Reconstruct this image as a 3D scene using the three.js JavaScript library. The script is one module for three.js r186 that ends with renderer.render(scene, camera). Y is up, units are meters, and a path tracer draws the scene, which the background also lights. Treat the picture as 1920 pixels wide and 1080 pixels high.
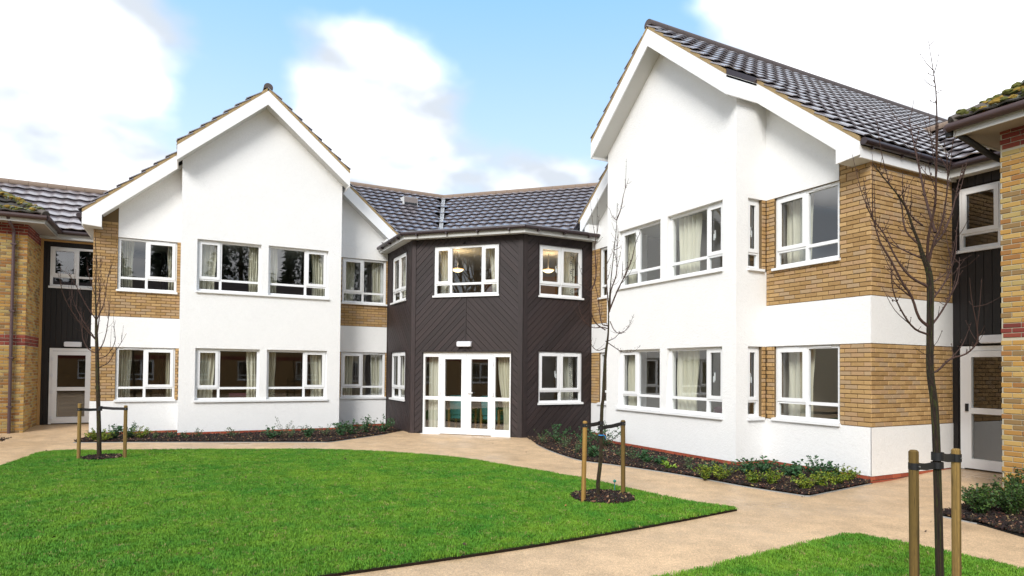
import * as THREE from 'three';
import { mergeGeometries } from 'three/addons/utils/BufferGeometryUtils.js';
import { ImprovedNoise } from 'three/addons/math/ImprovedNoise.js';

// ---------------------------------------------------------------- camera, sky, sun, exposure
const scene = new THREE.Scene();
const camera = new THREE.PerspectiveCamera(2 * Math.atan(540 / 1177.434) * 180 / Math.PI, 1920 / 1080, 0.1, 3000);
camera.position.set(0, 1.76, 0);
camera.rotation.set(0.0202, -0.4796, 0.0093, 'YXZ');
camera.setViewOffset(1920, 1080, 0, -130.2, 1920, 1080);      // rising-front lens: the axis sits below the middle of the picture
const renderer = new THREE.WebGLRenderer({ antialias: true });
renderer.toneMapping = THREE.LinearToneMapping;
renderer.toneMappingExposure = 2.4;
renderer.shadowMap.enabled = true;
renderer.shadowMap.type = THREE.PCFSoftShadowMap;

const noise = new ImprovedNoise();
function fbm(x, y, z, o = 5) { let a = 0.5, s = 0, t = 0; for (let i = 0; i < o; i++) { s += a * noise.noise(x, y, z); t += a; x *= 2.03; y *= 2.01; z *= 2.02; a *= 0.5; } return s / t; }
const clamp = (v, a = 0, b = 1) => Math.min(b, Math.max(a, v));
const sstep = (a, b, v) => { v = clamp((v - a) / (b - a)); return v * v * (3 - 2 * v); };
const mix = (a, b, t) => a + (b - a) * t;

const SUN = new THREE.Vector3(-0.62, 0.60, 0.46).normalize();
{ // broken cumulus over a pale blue sky
  const W = 2048, H = 1024, data = new Float32Array(W * H * 4), d = new THREE.Vector3();
  const blobs = [ // direction, angular radius, amount: the clear gaps (negative) and cloud banks (positive) of this sky
    [[0.040, 0.430, -0.905], 0.13, -0.42], [[0.10, 0.50, -0.86], 0.16, -0.42], [[0.36, 0.50, -0.79], 0.26, -0.46], [[0.55, 0.47, -0.69], 0.22, -0.46], [[0.58, 0.36, -0.73], 0.14, -0.30],
    [[-0.08, 0.42, -0.905], 0.14, 0.42], [[-0.2, 0.36, -0.91], 0.22, 0.30], [[0.17, 0.41, -0.895], 0.095, 0.50], [[0.27, 0.38, -0.885], 0.13, 0.46], [[0.80, 0.42, -0.43], 0.26, 0.42], [[0.69, 0.46, -0.56], 0.10, 0.22],
  ].map(([v, r, k]) => [new THREE.Vector3(...v).normalize(), r, k]);
  for (let j = 0; j < H; j++) {
    const el = ((j + 0.5) / H - 0.5) * Math.PI;
    for (let i = 0; i < W; i++) {
      const az = ((i + 0.5) / W - 0.5) * 2 * Math.PI;
      d.set(Math.cos(el) * Math.cos(az), Math.sin(el), Math.cos(el) * Math.sin(az));
      const y = Math.max(d.y, 0.0), k = 1 / (y + 0.22), px = d.x * k, pz = d.z * k;
      let c = fbm(px * 2.1 + 4.2, pz * 2.1 + 1.3, 0.7, 7) * 1.15 + 0.16 + 0.50 * sstep(0.42, 0.10, d.y) + 0.34 * sstep(0.58, 0.74, d.y);
      const w = fbm(px * 5 + 9, pz * 5, 3.1, 4) * 0.10;
      for (const [v, r, a] of blobs) { const t = Math.acos(clamp(d.dot(v), -1, 1)) / r + w * 2.2; if (t < 1.6) c += a * Math.exp(-t * t * 1.5); }
      const cover = sstep(-0.12, 0.46, c + 0.26 * fbm(px * 6 + 3, pz * 6 + 5, 8.1, 6));
      const shade = clamp(0.475 + 0.80 * fbm(px * 2.7 + 1, pz * 2.7 + 7, 5.5, 7) + 0.06 * sstep(0.2, 0.7, c), 0.355, 1.0), sh = sstep(0.56, 0.37, shade);
      const h = sstep(0.0, 0.7, y);
      const b = [mix(0.40, 0.100, h), mix(0.47, 0.25, h), mix(0.53, 0.46, h)], wc = [mix(0.99, 0.90, sh), mix(1.0, 0.975, sh), mix(1.03, 1.08, sh)];
      const q = (j * W + i) * 4;
      for (let n = 0; n < 3; n++) data[q + n] = d.y < -0.02 ? [0.22, 0.22, 0.17][n] : mix(b[n], wc[n] * shade, cover);
      data[q + 3] = 1;
    }
  }
  const sky = new THREE.DataTexture(data, W, H, THREE.RGBAFormat, THREE.FloatType);
  sky.mapping = THREE.EquirectangularReflectionMapping; sky.magFilter = THREE.LinearFilter; sky.minFilter = THREE.LinearFilter; sky.wrapS = THREE.RepeatWrapping; sky.needsUpdate = true;
  scene.background = sky; scene.environment = sky; scene.environmentIntensity = 1;
}
const sun = new THREE.DirectionalLight(new THREE.Color(1, 0.97, 0.92), 1.45);
sun.position.copy(SUN).multiplyScalar(60); sun.target.position.set(3, 0, -10); scene.add(sun, sun.target);
sun.castShadow = true; sun.shadow.radius = 44; sun.shadow.mapSize.set(2048, 2048);
Object.assign(sun.shadow.camera, { left: -35, right: 35, top: 35, bottom: -35, near: 1, far: 150 });

// ---------------------------------------------------------------- helpers
let seed = 7;
const rnd = () => { seed = (seed + 0x6d2b79f5) | 0; let t = Math.imul(seed ^ (seed >>> 15), 1 | seed); t = (t + Math.imul(t ^ (t >>> 7), 61 | t)) ^ t; return ((t ^ (t >>> 14)) >>> 0) / 4294967296; };
const rr = (a, b) => a + (b - a) * rnd();
const V3 = (x, y, z) => new THREE.Vector3(x, y, z);
const names = new Map();
function numbered(n) { const k = names.get(n) ?? 0; names.set(n, k + 1); return k ? n + '_' + String(k).padStart(3, '0') : n; }
function raw(pos, uv, col) {
  const g = new THREE.BufferGeometry();
  g.setAttribute('position', new THREE.Float32BufferAttribute(pos, 3));
  g.setAttribute('uv', new THREE.Float32BufferAttribute(uv ?? new Array(pos.length / 3 * 2).fill(0), 2));
  if (col) g.setAttribute('color', new THREE.Float32BufferAttribute(col, 3));
  g.computeVertexNormals(); return g;
}
class GB { // collects faces (flat shaded), uv in metres
  constructor() { this.p = []; this.u = []; }
  tri(a, b, c, ua, ub, uc) { this.p.push(...a, ...b, ...c); this.u.push(...ua, ...ub, ...uc); return this; }
  quad(a, b, c, d) {
    const e1 = [b[0] - a[0], b[1] - a[1], b[2] - a[2]], e2 = [d[0] - a[0], d[1] - a[1], d[2] - a[2]];
    const n = [e1[1] * e2[2] - e1[2] * e2[1], e1[2] * e2[0] - e1[0] * e2[2], e1[0] * e2[1] - e1[1] * e2[0]].map(Math.abs);
    const ax = n[0] >= n[1] && n[0] >= n[2] ? [2, 1] : n[1] >= n[2] ? [0, 2] : [0, 1], t = (v) => [v[ax[0]], v[ax[1]]];
    this.tri(a, b, c, t(a), t(b), t(c)); return this.tri(a, c, d, t(a), t(c), t(d));
  }
  box(x0, x1, y0, y1, z0, z1) {
    this.quad([x0, y0, z1], [x1, y0, z1], [x1, y1, z1], [x0, y1, z1]); this.quad([x1, y0, z0], [x0, y0, z0], [x0, y1, z0], [x1, y1, z0]);
    this.quad([x1, y0, z1], [x1, y0, z0], [x1, y1, z0], [x1, y1, z1]); this.quad([x0, y0, z0], [x0, y0, z1], [x0, y1, z1], [x0, y1, z0]);
    this.quad([x0, y1, z1], [x1, y1, z1], [x1, y1, z0], [x0, y1, z0]); return this.quad([x0, y0, z0], [x1, y0, z0], [x1, y0, z1], [x0, y0, z1]);
  }
  prism(pts, z0, z1) { // polygon in x,y (counter-clockwise), extruded along z
    const v = pts.map(([x, y]) => new THREE.Vector2(x, y)), f = THREE.ShapeUtils.triangulateShape(v, []), n = pts.length;
    for (const [a, b, c] of f) {
      this.tri([...pts[a], z1], [...pts[b], z1], [...pts[c], z1], pts[a], pts[b], pts[c]);
      this.tri([...pts[a], z0], [...pts[c], z0], [...pts[b], z0], pts[a], pts[c], pts[b]);
    }
    for (let i = 0; i < n; i++) { const a = pts[i], b = pts[(i + 1) % n]; this.quad([...a, z0], [...b, z0], [...b, z1], [...a, z1]); }
    return this;
  }
  slab(pts, y0, y1) { // polygon in x,z, extruded upwards
    const k = this.p.length; this.prism(pts.map(([x, z]) => [x, -z]), y0, y1);
    for (let i = k; i < this.p.length; i += 3) { const y = this.p[i + 1]; this.p[i + 1] = this.p[i + 2]; this.p[i + 2] = -y; }
    return this;
  }
  panel(x0, x1, y0, y1, z0, z1, holes = []) { // a wall with rectangular openings [u0,u1,y0,y1]
    for (const [a, b, c, d] of rects(x0, x1, y0, y1, holes)) this.box(a, b, c, d, z0, z1);
    return this;
  }
  geo() { return raw(this.p, this.u); }
}
function rects(x0, x1, y0, y1, holes) {
  const xs = [...new Set([x0, x1, ...holes.flatMap((h) => [h[0], h[1]])].filter((x) => x >= x0 && x <= x1))].sort((a, b) => a - b), out = [];
  for (let i = 0; i + 1 < xs.length; i++) {
    const a = xs[i], b = xs[i + 1], m = (a + b) / 2; let y = y0;
    for (const h of holes.filter((h) => h[0] < m && h[1] > m).sort((p, q) => p[2] - q[2])) { if (h[2] > y) out.push([a, b, y, Math.min(h[2], y1)]); y = Math.max(y, h[3]); }
    if (y < y1) out.push([a, b, y, y1]);
  }
  return out.filter((r) => r[1] - r[0] > 1e-4 && r[3] - r[2] > 1e-4);
}
function mesh(name, geo, mat, parent) {
  const m = new THREE.Mesh(geo instanceof GB ? geo.geo() : geo, mat); m.castShadow = m.receiveShadow = true;
  if (parent) { m.name = name; parent.add(m); } else { m.name = numbered(name); scene.add(m); }
  return m;
}
function thing(name, label, category, [x, y, z] = [0, 0, 0], turn = 0, group) {
  const o = new THREE.Group(); o.name = numbered(name); o.position.set(x, y, z); o.rotation.y = turn; scene.add(o);
  o.userData = { label, category }; if (group) o.userData.group = group; return o;
}
function tag(o, label, category, group) { o.userData.label = label; o.userData.category = category; if (group) o.userData.group = group; return o; }
function structure(m) { m.userData.kind = 'structure'; return m; }
const stuff = (m) => { m.userData.kind = 'stuff'; return m; };
function at(m, x, y, z, turn = 0) { m.position.set(x, y, z); m.rotation.y = turn; return m; }
function tube(pts, radii, sides = 6) { // tapered tube along a smoothed polyline
  const c = new THREE.CatmullRomCurve3(pts, false, 'centripetal'), n = Math.max(2, (pts.length - 1) * 3), P = [], N = [], U = [], I = [], up = V3(0.31, 0.2, 0.93);
  for (let i = 0; i <= n; i++) {
    const t = i / n, p = c.getPoint(t), T = c.getTangent(t), a = T.clone().cross(up).normalize(), b = T.clone().cross(a), f = t * (radii.length - 1), k = Math.min(radii.length - 2, Math.floor(f)), r = mix(radii[k], radii[k + 1], f - k);
    for (let j = 0; j <= sides; j++) { const q = j / sides * 2 * Math.PI, d = a.clone().multiplyScalar(Math.cos(q)).addScaledVector(b, Math.sin(q)); P.push(p.x + d.x * r, p.y + d.y * r, p.z + d.z * r); N.push(d.x, d.y, d.z); U.push(j / sides, t * c.getLength()); }
  }
  for (let i = 0; i < n; i++) for (let j = 0; j < sides; j++) { const a = i * (sides + 1) + j, b = a + sides + 1; I.push(a, a + 1, b, b, a + 1, b + 1); }
  const g = new THREE.BufferGeometry(); g.setAttribute('position', new THREE.Float32BufferAttribute(P, 3)); g.setAttribute('normal', new THREE.Float32BufferAttribute(N, 3)); g.setAttribute('uv', new THREE.Float32BufferAttribute(U, 2)); g.setIndex(I);
  return g;
}
function noiseTex(size, fn, srgb = false) {
  const data = new Uint8Array(size * size * 4);
  for (let j = 0; j < size; j++) for (let i = 0; i < size; i++) { const v = fn(i / size, j / size), q = (j * size + i) * 4; for (let n = 0; n < 3; n++) data[q + n] = clamp(Array.isArray(v) ? v[n] : v) * 255; data[q + 3] = 255; }
  const t = new THREE.DataTexture(data, size, size); t.wrapS = t.wrapT = THREE.RepeatWrapping; t.magFilter = THREE.LinearFilter; t.minFilter = THREE.LinearFilter; if (srgb) t.colorSpace = THREE.SRGBColorSpace; t.needsUpdate = true; return t;
}
const rep = (t, x, y = x) => { const c = t.clone(); c.repeat.set(x, y); c.needsUpdate = true; return c; };
// seamless value noise for tiling textures
function tileNoise(n, sd) { const g = new Float32Array(n * n); let s = sd; for (let i = 0; i < n * n; i++) { s = (s * 16807) % 2147483647; g[i] = s / 2147483647; }
  return (u, v) => { const x = u * n, y = v * n, i = Math.floor(x), j = Math.floor(y), f = x - i, h = y - j, a = f * f * (3 - 2 * f), b = h * h * (3 - 2 * h), q = (p, r) => g[((r % n + n) % n) * n + ((p % n + n) % n)]; return mix(mix(q(i, j), q(i + 1, j), a), mix(q(i, j + 1), q(i + 1, j + 1), a), b); }; }
const n8 = tileNoise(8, 11), n16 = tileNoise(16, 23), n32 = tileNoise(32, 37), n64 = tileNoise(64, 41), n128 = tileNoise(128, 59), n256 = tileNoise(256, 71);
const grainT = noiseTex(512, (u, v) => 0.5 + 0.5 * (0.25 * (n32(u, v) - 0.5) + 0.35 * (n128(u, v) - 0.5) + 0.5 * (n256(u, v) - 0.5)) * 2);
const mottleT = noiseTex(512, (u, v) => { const k = 0.93 + 0.06 * (n8(u, v) - 0.5) + 0.06 * (n32(u, v) - 0.5) + 0.05 * (n128(u, v) - 0.5); return k; });
const renderT = noiseTex(512, (u, v) => 0.975 + 0.016 * (n8(u, v) - 0.5) + 0.02 * (n64(u, v) - 0.5) + 0.03 * (n256(u, v) - 0.5));
const lin = (r, g, b) => new THREE.Color().setRGB(r, g, b);
function mat(col, rough = 0.8, o = {}) { return new THREE.MeshPhysicalMaterial({ color: Array.isArray(col) ? lin(...col) : new THREE.Color(col), roughness: rough, ...o }); }

// ---------------------------------------------------------------- materials
const M = {
  render: mat([0.87, 0.87, 0.865], 0.92, { bumpMap: rep(grainT, 0.9), bumpScale: 0.007, map: rep(renderT, 0.31) }),
  upvc: mat([0.82, 0.83, 0.84], 0.32),
  barge: mat([0.82, 0.82, 0.82], 0.4),
  mortarTan: mat([0.15, 0.098, 0.045], 0.95), mortarPale: mat([0.46, 0.42, 0.32], 0.95), mortarRed: mat([0.44, 0.37, 0.31], 0.95),
  glass: new THREE.MeshPhysicalMaterial({ color: lin(0.93, 0.96, 0.96), transmission: 1, thickness: 0, roughness: 0, ior: 2.15 }),
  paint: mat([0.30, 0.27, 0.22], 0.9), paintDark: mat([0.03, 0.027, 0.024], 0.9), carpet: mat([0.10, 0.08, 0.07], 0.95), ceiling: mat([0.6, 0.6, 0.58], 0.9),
  timberBack: mat([0.010, 0.008, 0.008], 0.9),
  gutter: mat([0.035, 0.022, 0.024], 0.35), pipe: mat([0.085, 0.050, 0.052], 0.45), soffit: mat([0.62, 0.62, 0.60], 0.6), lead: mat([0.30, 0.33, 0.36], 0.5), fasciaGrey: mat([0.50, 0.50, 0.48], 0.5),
  black: mat([0.012, 0.012, 0.014], 0.5), lampBody: mat([0.75, 0.76, 0.80], 0.4), steel: mat([0.45, 0.46, 0.47], 0.35, { metalness: 0.8 }),
  verge: mat([0.42, 0.30, 0.15], 0.95, { bumpMap: rep(grainT, 2), bumpScale: 0.01 }), ridgeBuff: mat([0.22, 0.16, 0.12], 0.85), valleyBuff: mat([0.36, 0.32, 0.26], 0.8), ventGrey: mat([0.62, 0.63, 0.63], 0.5), ventFront: mat([0.20, 0.17, 0.16], 0.7), valleyPale: mat([0.62, 0.64, 0.66], 0.4), tanWood: mat([0.46, 0.27, 0.10], 0.7), soffitBrown: mat([0.30, 0.26, 0.22], 0.8), gutterBrown: mat([0.055, 0.030, 0.028], 0.4), hip: mat([0.10, 0.085, 0.075], 0.85), soilEdge: mat([0.035, 0.020, 0.012], 0.95), edging: mat([0.30, 0.31, 0.31], 0.6), strap: mat([0.012, 0.012, 0.014], 0.5, { side: THREE.DoubleSide }), tealGrey: mat([0.08, 0.13, 0.16], 0.9), maroon: mat([0.12, 0.03, 0.05], 0.9), brownSeat: mat([0.10, 0.07, 0.05], 0.9), brickPlain: mat([0.34, 0.21, 0.09], 0.95, { map: rep(mottleT, 0.7) }), oldRoof: mat([0.075, 0.055, 0.05], 0.85), roofRidge: mat([0.075, 0.055, 0.05], 0.6), roofUnder: mat([0.025, 0.022, 0.024], 0.9),
  doorWood: mat([0.42, 0.20, 0.07], 0.5), chairWood: mat([0.45, 0.25, 0.09], 0.5), teal: mat([0.05, 0.20, 0.21], 0.9),
  moss: mat([0.10, 0.105, 0.022], 0.98), mossOchre: mat([0.26, 0.17, 0.03], 0.98), mossGrey: mat([0.16, 0.17, 0.13], 0.98),
};
const buff = [[0.45, 0.285, 0.120], [0.41, 0.255, 0.105], [0.49, 0.315, 0.140], [0.37, 0.225, 0.090], [0.44, 0.28, 0.145], [0.42, 0.29, 0.165]].map((c) => mat(c, 0.93, { map: rep(mottleT, 1.7, 2.1) }));
const stock = [[0.41, 0.255, 0.075], [0.36, 0.19, 0.05], [0.45, 0.29, 0.095], [0.29, 0.135, 0.04], [0.42, 0.235, 0.06], [0.24, 0.15, 0.06], [0.38, 0.28, 0.105]].map((c) => mat(c, 0.93, { map: rep(mottleT, 1.7, 2.1) }));
const red = [[0.36, 0.075, 0.035], [0.30, 0.06, 0.03], [0.41, 0.095, 0.045]].map((c) => mat(c, 0.9, { map: rep(mottleT, 1.7, 2.1) }));
const darkRed = [[0.19, 0.035, 0.025], [0.15, 0.03, 0.022], [0.23, 0.05, 0.03]].map((c) => mat(c, 0.9));
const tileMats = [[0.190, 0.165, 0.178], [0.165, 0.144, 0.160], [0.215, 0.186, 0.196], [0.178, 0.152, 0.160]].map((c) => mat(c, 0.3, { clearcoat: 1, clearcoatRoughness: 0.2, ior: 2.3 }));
const oldTile = [[0.040, 0.036, 0.030], [0.050, 0.042, 0.034]].map((c) => mat(c, 0.7));
const woodT = noiseTex(512, (u, v) => 0.72 + 0.3 * (n128(u, v * 0.06) - 0.5) + 0.35 * (n32(u * 1, v * 0.125) - 0.5) + 0.18 * (n256(u, v) - 0.5));
const clad = [[0.036, 0.0225, 0.022], [0.042, 0.026, 0.0255], [0.029, 0.018, 0.018], [0.038, 0.025, 0.026]].map((c) => mat(c, 0.62, { map: rep(woodT, 1, 1), bumpMap: rep(woodT, 1, 1), bumpScale: 0.003 }));
const darkClad = [[0.008, 0.006, 0.006], [0.0095, 0.007, 0.007], [0.0065, 0.005, 0.005]].map((c) => mat(c, 0.6));

// ---------------------------------------------------------------- bricks: the ones that show largest become parts, the rest one joined part
const brickGeos = new Map();
function brickGeo(w, h) {
  const key = w.toFixed(3) + 'x' + h.toFixed(3);
  if (!brickGeos.has(key)) {
    const g = new GB(), a = w / 2, b = h / 2, c = 0.005, z = 0.0, q = -0.02;
    g.quad([-a + c, -b + c, z], [a - c, -b + c, z], [a - c, b - c, z], [-a + c, b - c, z]);
    g.quad([-a, -b, -c], [a, -b, -c], [a - c, -b + c, z], [-a + c, -b + c, z]); g.quad([a, -b, -c], [a, b, -c], [a - c, b - c, z], [a - c, -b + c, z]);
    g.quad([a, b, -c], [-a, b, -c], [-a + c, b - c, z], [a - c, b - c, z]); g.quad([-a, b, -c], [-a, -b, -c], [-a + c, -b + c, z], [-a + c, b - c, z]);
    g.quad([-a, -b, q], [a, -b, q], [a, -b, -c], [-a, -b, -c]); g.quad([a, -b, q], [a, b, q], [a, b, -c], [a, -b, -c]);
    g.quad([a, b, q], [-a, b, q], [-a, b, -c], [a, b, -c]); g.quad([-a, b, q], [-a, -b, q], [-a, -b, -c], [-a, b, -c]);
    brickGeos.set(key, g.geo());
  }
  return brickGeos.get(key);
}
function bricks(list, parent, u0, u1, y0, y1, n, holes, mats, o = {}) { // running bond clipped to a rectangle with openings
  const rh = o.row ?? 0.0751, bl = o.len ?? 0.225, j = 0.012, base = o.base ?? 0;
  const r0 = Math.round((y0 - base) / rh), r1 = Math.round((y1 - base) / rh);
  for (let r = r0; r < r1; r++) {
    const yb = base + r * rh, yc = yb + rh / 2, cuts = holes.filter((h) => h[2] < yc && h[3] > yc);
    let segs = [[u0, u1]];
    for (const h of cuts) segs = segs.flatMap(([a, b]) => h[1] <= a || h[0] >= b ? [[a, b]] : [[a, Math.min(b, h[0])], [Math.max(a, h[1]), b]].filter(([p, q]) => q - p > 0.03));
    for (const [a, b] of segs) {
      const off = (r % 2 ? bl / 2 : 0) + (o.phase ?? 0);
      for (let k = Math.floor((a - off) / bl); off + k * bl < b; k++) {
        const p = Math.max(a, off + k * bl), q = Math.min(b, off + (k + 1) * bl);
        if (q - p < 0.035) continue;
        const w = Math.round((q - p - j) * 200) / 200, jit = (rnd() - 0.5) * 0.004;
        list.push({ parent, w, h: rh - j, x: (p + q) / 2, y: yc, z: n + jit, m: mats[Math.floor(rnd() * mats.length)], name: o.name ?? 'brick' });
      }
    }
  }
}
function settleBricks(root, list, limit = 300) {
  root.updateMatrixWorld(true); const p = V3();
  for (const b of list) { p.set(b.x, b.y, b.z).applyMatrix4(b.parent.matrixWorld); const v = p.clone().sub(camera.position), nrm = V3(0, 0, 1).transformDirection(b.parent.matrixWorld); b.s = b.w * Math.max(0.02, -v.dot(nrm) / v.length()) / v.length(); }
  for (const name of new Set(list.map((b) => b.name))) {
    const l = list.filter((b) => b.name === name).sort((a, b) => b.s - a.s);
    for (const b of l.slice(0, limit)) { const m = mesh(name, brickGeo(b.w, b.h), b.m, b.parent); m.position.set(b.x, b.y, b.z); }
    const rest = l.slice(limit); if (!rest.length) continue;
    const gs = rest.map((b) => { const g = brickGeo(b.w, b.h).clone().applyMatrix4(new THREE.Matrix4().makeTranslation(b.x, b.y, b.z).premultiply(b.parent.matrixWorld)); const c = b.m.color, n = g.attributes.position.count, col = new Float32Array(n * 3); for (let i = 0; i < n; i++) { col[i * 3] = c.r; col[i * 3 + 1] = c.g; col[i * 3 + 2] = c.b; } g.setAttribute('color', new THREE.BufferAttribute(col, 3)); return g; });
    const g = mergeGeometries(gs); g.applyMatrix4(root.matrixWorld.clone().invert());
    stuff(mesh(name === 'brick' ? 'far_brickwork' : 'far_' + name, g, mat([1, 1, 1], 0.93, { vertexColors: true }), root));
  }
}

// ---------------------------------------------------------------- roof tiles
const TW = 0.30, TG = 0.345;
const tileGeo = (() => { // one broad wave per tile, thin lower edge held clear of the course below
  const P = [], U = [], n = 8, L = TG + 0.075, T = 0.062, th = 0.020, f = (s) => 0.013 * (1 - Math.cos(2 * Math.PI * (s + 0.06))) * (0.8 + 0.2 * Math.sin(2 * Math.PI * s));
  const q = (a, b, c, d) => { P.push(...a, ...b, ...c, ...a, ...c, ...d); for (const v of [a, b, c, a, c, d]) U.push(v[0], v[1]); };
  for (let i = 0; i < n; i++) {
    const s0 = i / n, s1 = (i + 1) / n, x0 = s0 * TW, x1 = s1 * TW, a = f(s0), b = f(s1);
    q([x0, 0, a + T], [x1, 0, b + T], [x1, L, b], [x0, L, a]); q([x0, 0, a + T - th], [x1, 0, b + T - th], [x1, 0, b + T], [x0, 0, a + T]);
    q([x0, L, a - th], [x1, L, b - th], [x1, 0, b + T - th], [x0, 0, a + T - th]);
  }
  const e = (x, h, s) => { const A = [x, 0, h + T - th], B = [x, L, h - th], C = [x, L, h], D = [x, 0, h + T]; s ? q(A, B, C, D) : q(D, C, B, A); };
  e(0, f(0), false); e(TW, f(1), true);
  return raw(P, U);
})();
// eave origin and axes in the thing's own space; keep(u, s) says where tiles lie
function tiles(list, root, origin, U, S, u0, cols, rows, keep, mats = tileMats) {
  const N = U.clone().cross(S).normalize(), m = new THREE.Matrix4().makeBasis(U, S, N).setPosition(origin);
  for (let j = 0; j < rows; j++) for (let i = 0; i < cols; i++) {
    const u = u0 + i * TW, s = j * TG; if (!keep(u + TW / 2, s + TG / 2, j)) continue;
    list.push({ m: new THREE.Matrix4().makeTranslation(u + rr(-0.003, 0.003), s + rr(-0.004, 0.004), rr(0, 0.004)).premultiply(m), mat: mats[Math.floor(rnd() * mats.length)] });
  }
}
function settleTiles(root, parent, list, limit = 300) {
  root.updateMatrixWorld(true); parent.updateMatrixWorld(true); const inv = parent.matrix.clone().invert(), p = V3();
  for (const t of list) { p.setFromMatrixPosition(t.m).applyMatrix4(root.matrixWorld); const v = p.clone().sub(camera.position), nrm = V3(0, 0, 1).transformDirection(t.m).transformDirection(root.matrixWorld); const f = -v.dot(nrm) / v.length(); t.s = (f > 0.01 ? 1 : 0.001) / v.length(); }
  list.sort((a, b) => b.s - a.s);
  for (const t of list.slice(0, limit)) { const m = mesh('tile', tileGeo, t.mat, parent); t.m.clone().premultiply(inv).decompose(m.position, m.quaternion, m.scale); }
  const rest = list.slice(limit);
  if (rest.length) stuff(mesh('far_tiles', mergeGeometries(rest.map((t) => tileGeo.clone().applyMatrix4(t.m))), rest[0].mat, root));
}
function ridgeCaps(root, a, b, m = M.verge, r = 0.115) { // half-round ridge tiles from a to b
  const L = a.distanceTo(b), n = Math.max(1, Math.round(L / 0.45)), d = b.clone().sub(a).normalize(), g = new THREE.CylinderGeometry(r, r, L / n * 0.985, 12, 1, false, -Math.PI / 2 - 0.35, Math.PI + 0.7);
  const q = new THREE.Quaternion().setFromRotationMatrix(new THREE.Matrix4().makeBasis(d.clone().cross(V3(0, 1, 0)).normalize(), d, V3(0, 1, 0).addScaledVector(d, -d.y).normalize()));
  for (let i = 0; i < n; i++) { const c = mesh('ridge_tile', g, m, root); c.position.copy(a).addScaledVector(d, (i + 0.5) * L / n); c.quaternion.copy(q); }
}
// ---------------------------------------------------------------- windows, doors, curtains
// A window is a part of its building: the mesh is the fixed frame, its children are sill, sashes, panes, vents and handles.
// (x, y, z) is the lower left corner of the opening on the wall face, local x along the wall, z outwards.
function makeWindow(root, x, y, z, turn, w, h, cols, o = {}) {
  const set = o.set ?? 0.07, F = 0.06, T = y === null ? 0 : (o.transom ?? 0.355), z1 = -set, z0 = z1 - 0.065, sillH = 0.045, g = new GB();
  const b = sillH, t = h;
  g.box(0, F, b, t, z0, z1); g.box(w - F, w, b, t, z0, z1); g.box(F, w - F, b, b + F, z0, z1 - 0.001); g.box(F, w - F, t - F, t, z0, z1 - 0.001);
  g.box(F, w - F, T - 0.028, T + 0.028, z0, z1 - 0.002);
  const edges = [0, ...cols.map((c) => c.to), w];
  const xs = [0]; for (const c of cols) xs.push(c.to); // column right ends
  for (let i = 1; i < cols.length; i++) { const m = cols[i - 1].to; g.box(m - 0.03, m + 0.03, b + F, T - 0.028, z0, z1 - 0.003); g.box(m - 0.03, m + 0.03, T + 0.028, t - F, z0, z1 - 0.003); }
  const win = mesh('window', g, M.upvc, root); at(win, x, y, z, turn);
  const s = new GB(); s.box(-0.025, w + 0.025, 0, sillH, z0, 0.055); s.quad([-0.025, sillH + 0.001, 0.05], [w + 0.025, sillH + 0.001, 0.05], [w + 0.025, sillH + 0.02, z1], [-0.025, sillH + 0.02, z1]); mesh('sill', s, M.upvc, win);
  let x0 = 0;
  cols.forEach((c, i) => {
    const a = i ? x0 + 0.03 : F, e = i < cols.length - 1 ? c.to - 0.03 : w - F; x0 = c.to;
    let pa = a, pe = e, pb = T + 0.028, pt = t - F;
    if (c.sash) {
      const q = new GB(), k = 0.052, ov = 0.018, za = z1 - 0.02, zb = z1 + 0.016;
      const A = a - ov, E = e + ov, B = pb - ov, D = pt + ov;
      q.box(A, A + k + ov, B, D, za, zb); q.box(E - k - ov, E, B, D, za, zb); q.box(A + k + ov, E - k - ov, B, B + k + ov, za, zb - 0.001); q.box(A + k + ov, E - k - ov, D - k - ov, D, za, zb - 0.001);
      mesh('sash', q, M.upvc, win); pa += k; pe -= k; pb += k; pt -= k;
      if (c.handle) { const hg = new GB(), hx = c.handle > 0 ? pe + 0.02 : pa - 0.02, sg = -c.handle; hg.box(hx - 0.012, hx + 0.012, (pb + pt) / 2 - 0.16, (pb + pt) / 2 - 0.04, z0 - 0.055, z0 - 0.03); hg.box(hx + sg * 0.03 - 0.01, hx + sg * 0.03 + 0.01, (pb + pt) / 2 - 0.13, (pb + pt) / 2 + 0.03, z0 - 0.045, z0 - 0.025); mesh('handle', hg, M.upvc, win); }
    }
    const vg = new GB(); vg.box((a + e) / 2 - Math.min(0.17, (e - a) * 0.38), (a + e) / 2 + Math.min(0.17, (e - a) * 0.38), t - 0.042, t - 0.020, z1 - 0.004, z1 + 0.016); if (c.vent !== 0) mesh('trickle_vent', vg, M.upvc, win);
    for (const [p, q, l, u] of [[pa, pe, pb, pt], [a, e, b + F, T - 0.028]]) { const pg = new GB(); pg.quad([p - 0.004, l - 0.004, z1 - 0.035], [q + 0.004, l - 0.004, z1 - 0.035], [q + 0.004, u + 0.004, z1 - 0.035], [p - 0.004, u + 0.004, z1 - 0.035]); mesh('pane', pg, M.glass, win); }
  });
  return win;
}
const curtainT = noiseTex(256, (u, v) => { const k = 0.96 + 0.06 * (n64(u, v * 0.1) - 0.5) + 0.05 * (n128(u, v) - 0.5); return [k, k, k]; });
const M_curtain = mat([0.86, 0.82, 0.66], 0.95, { transmission: 0.3, thickness: 0, side: THREE.DoubleSide, map: rep(curtainT, 3, 1) });
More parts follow.
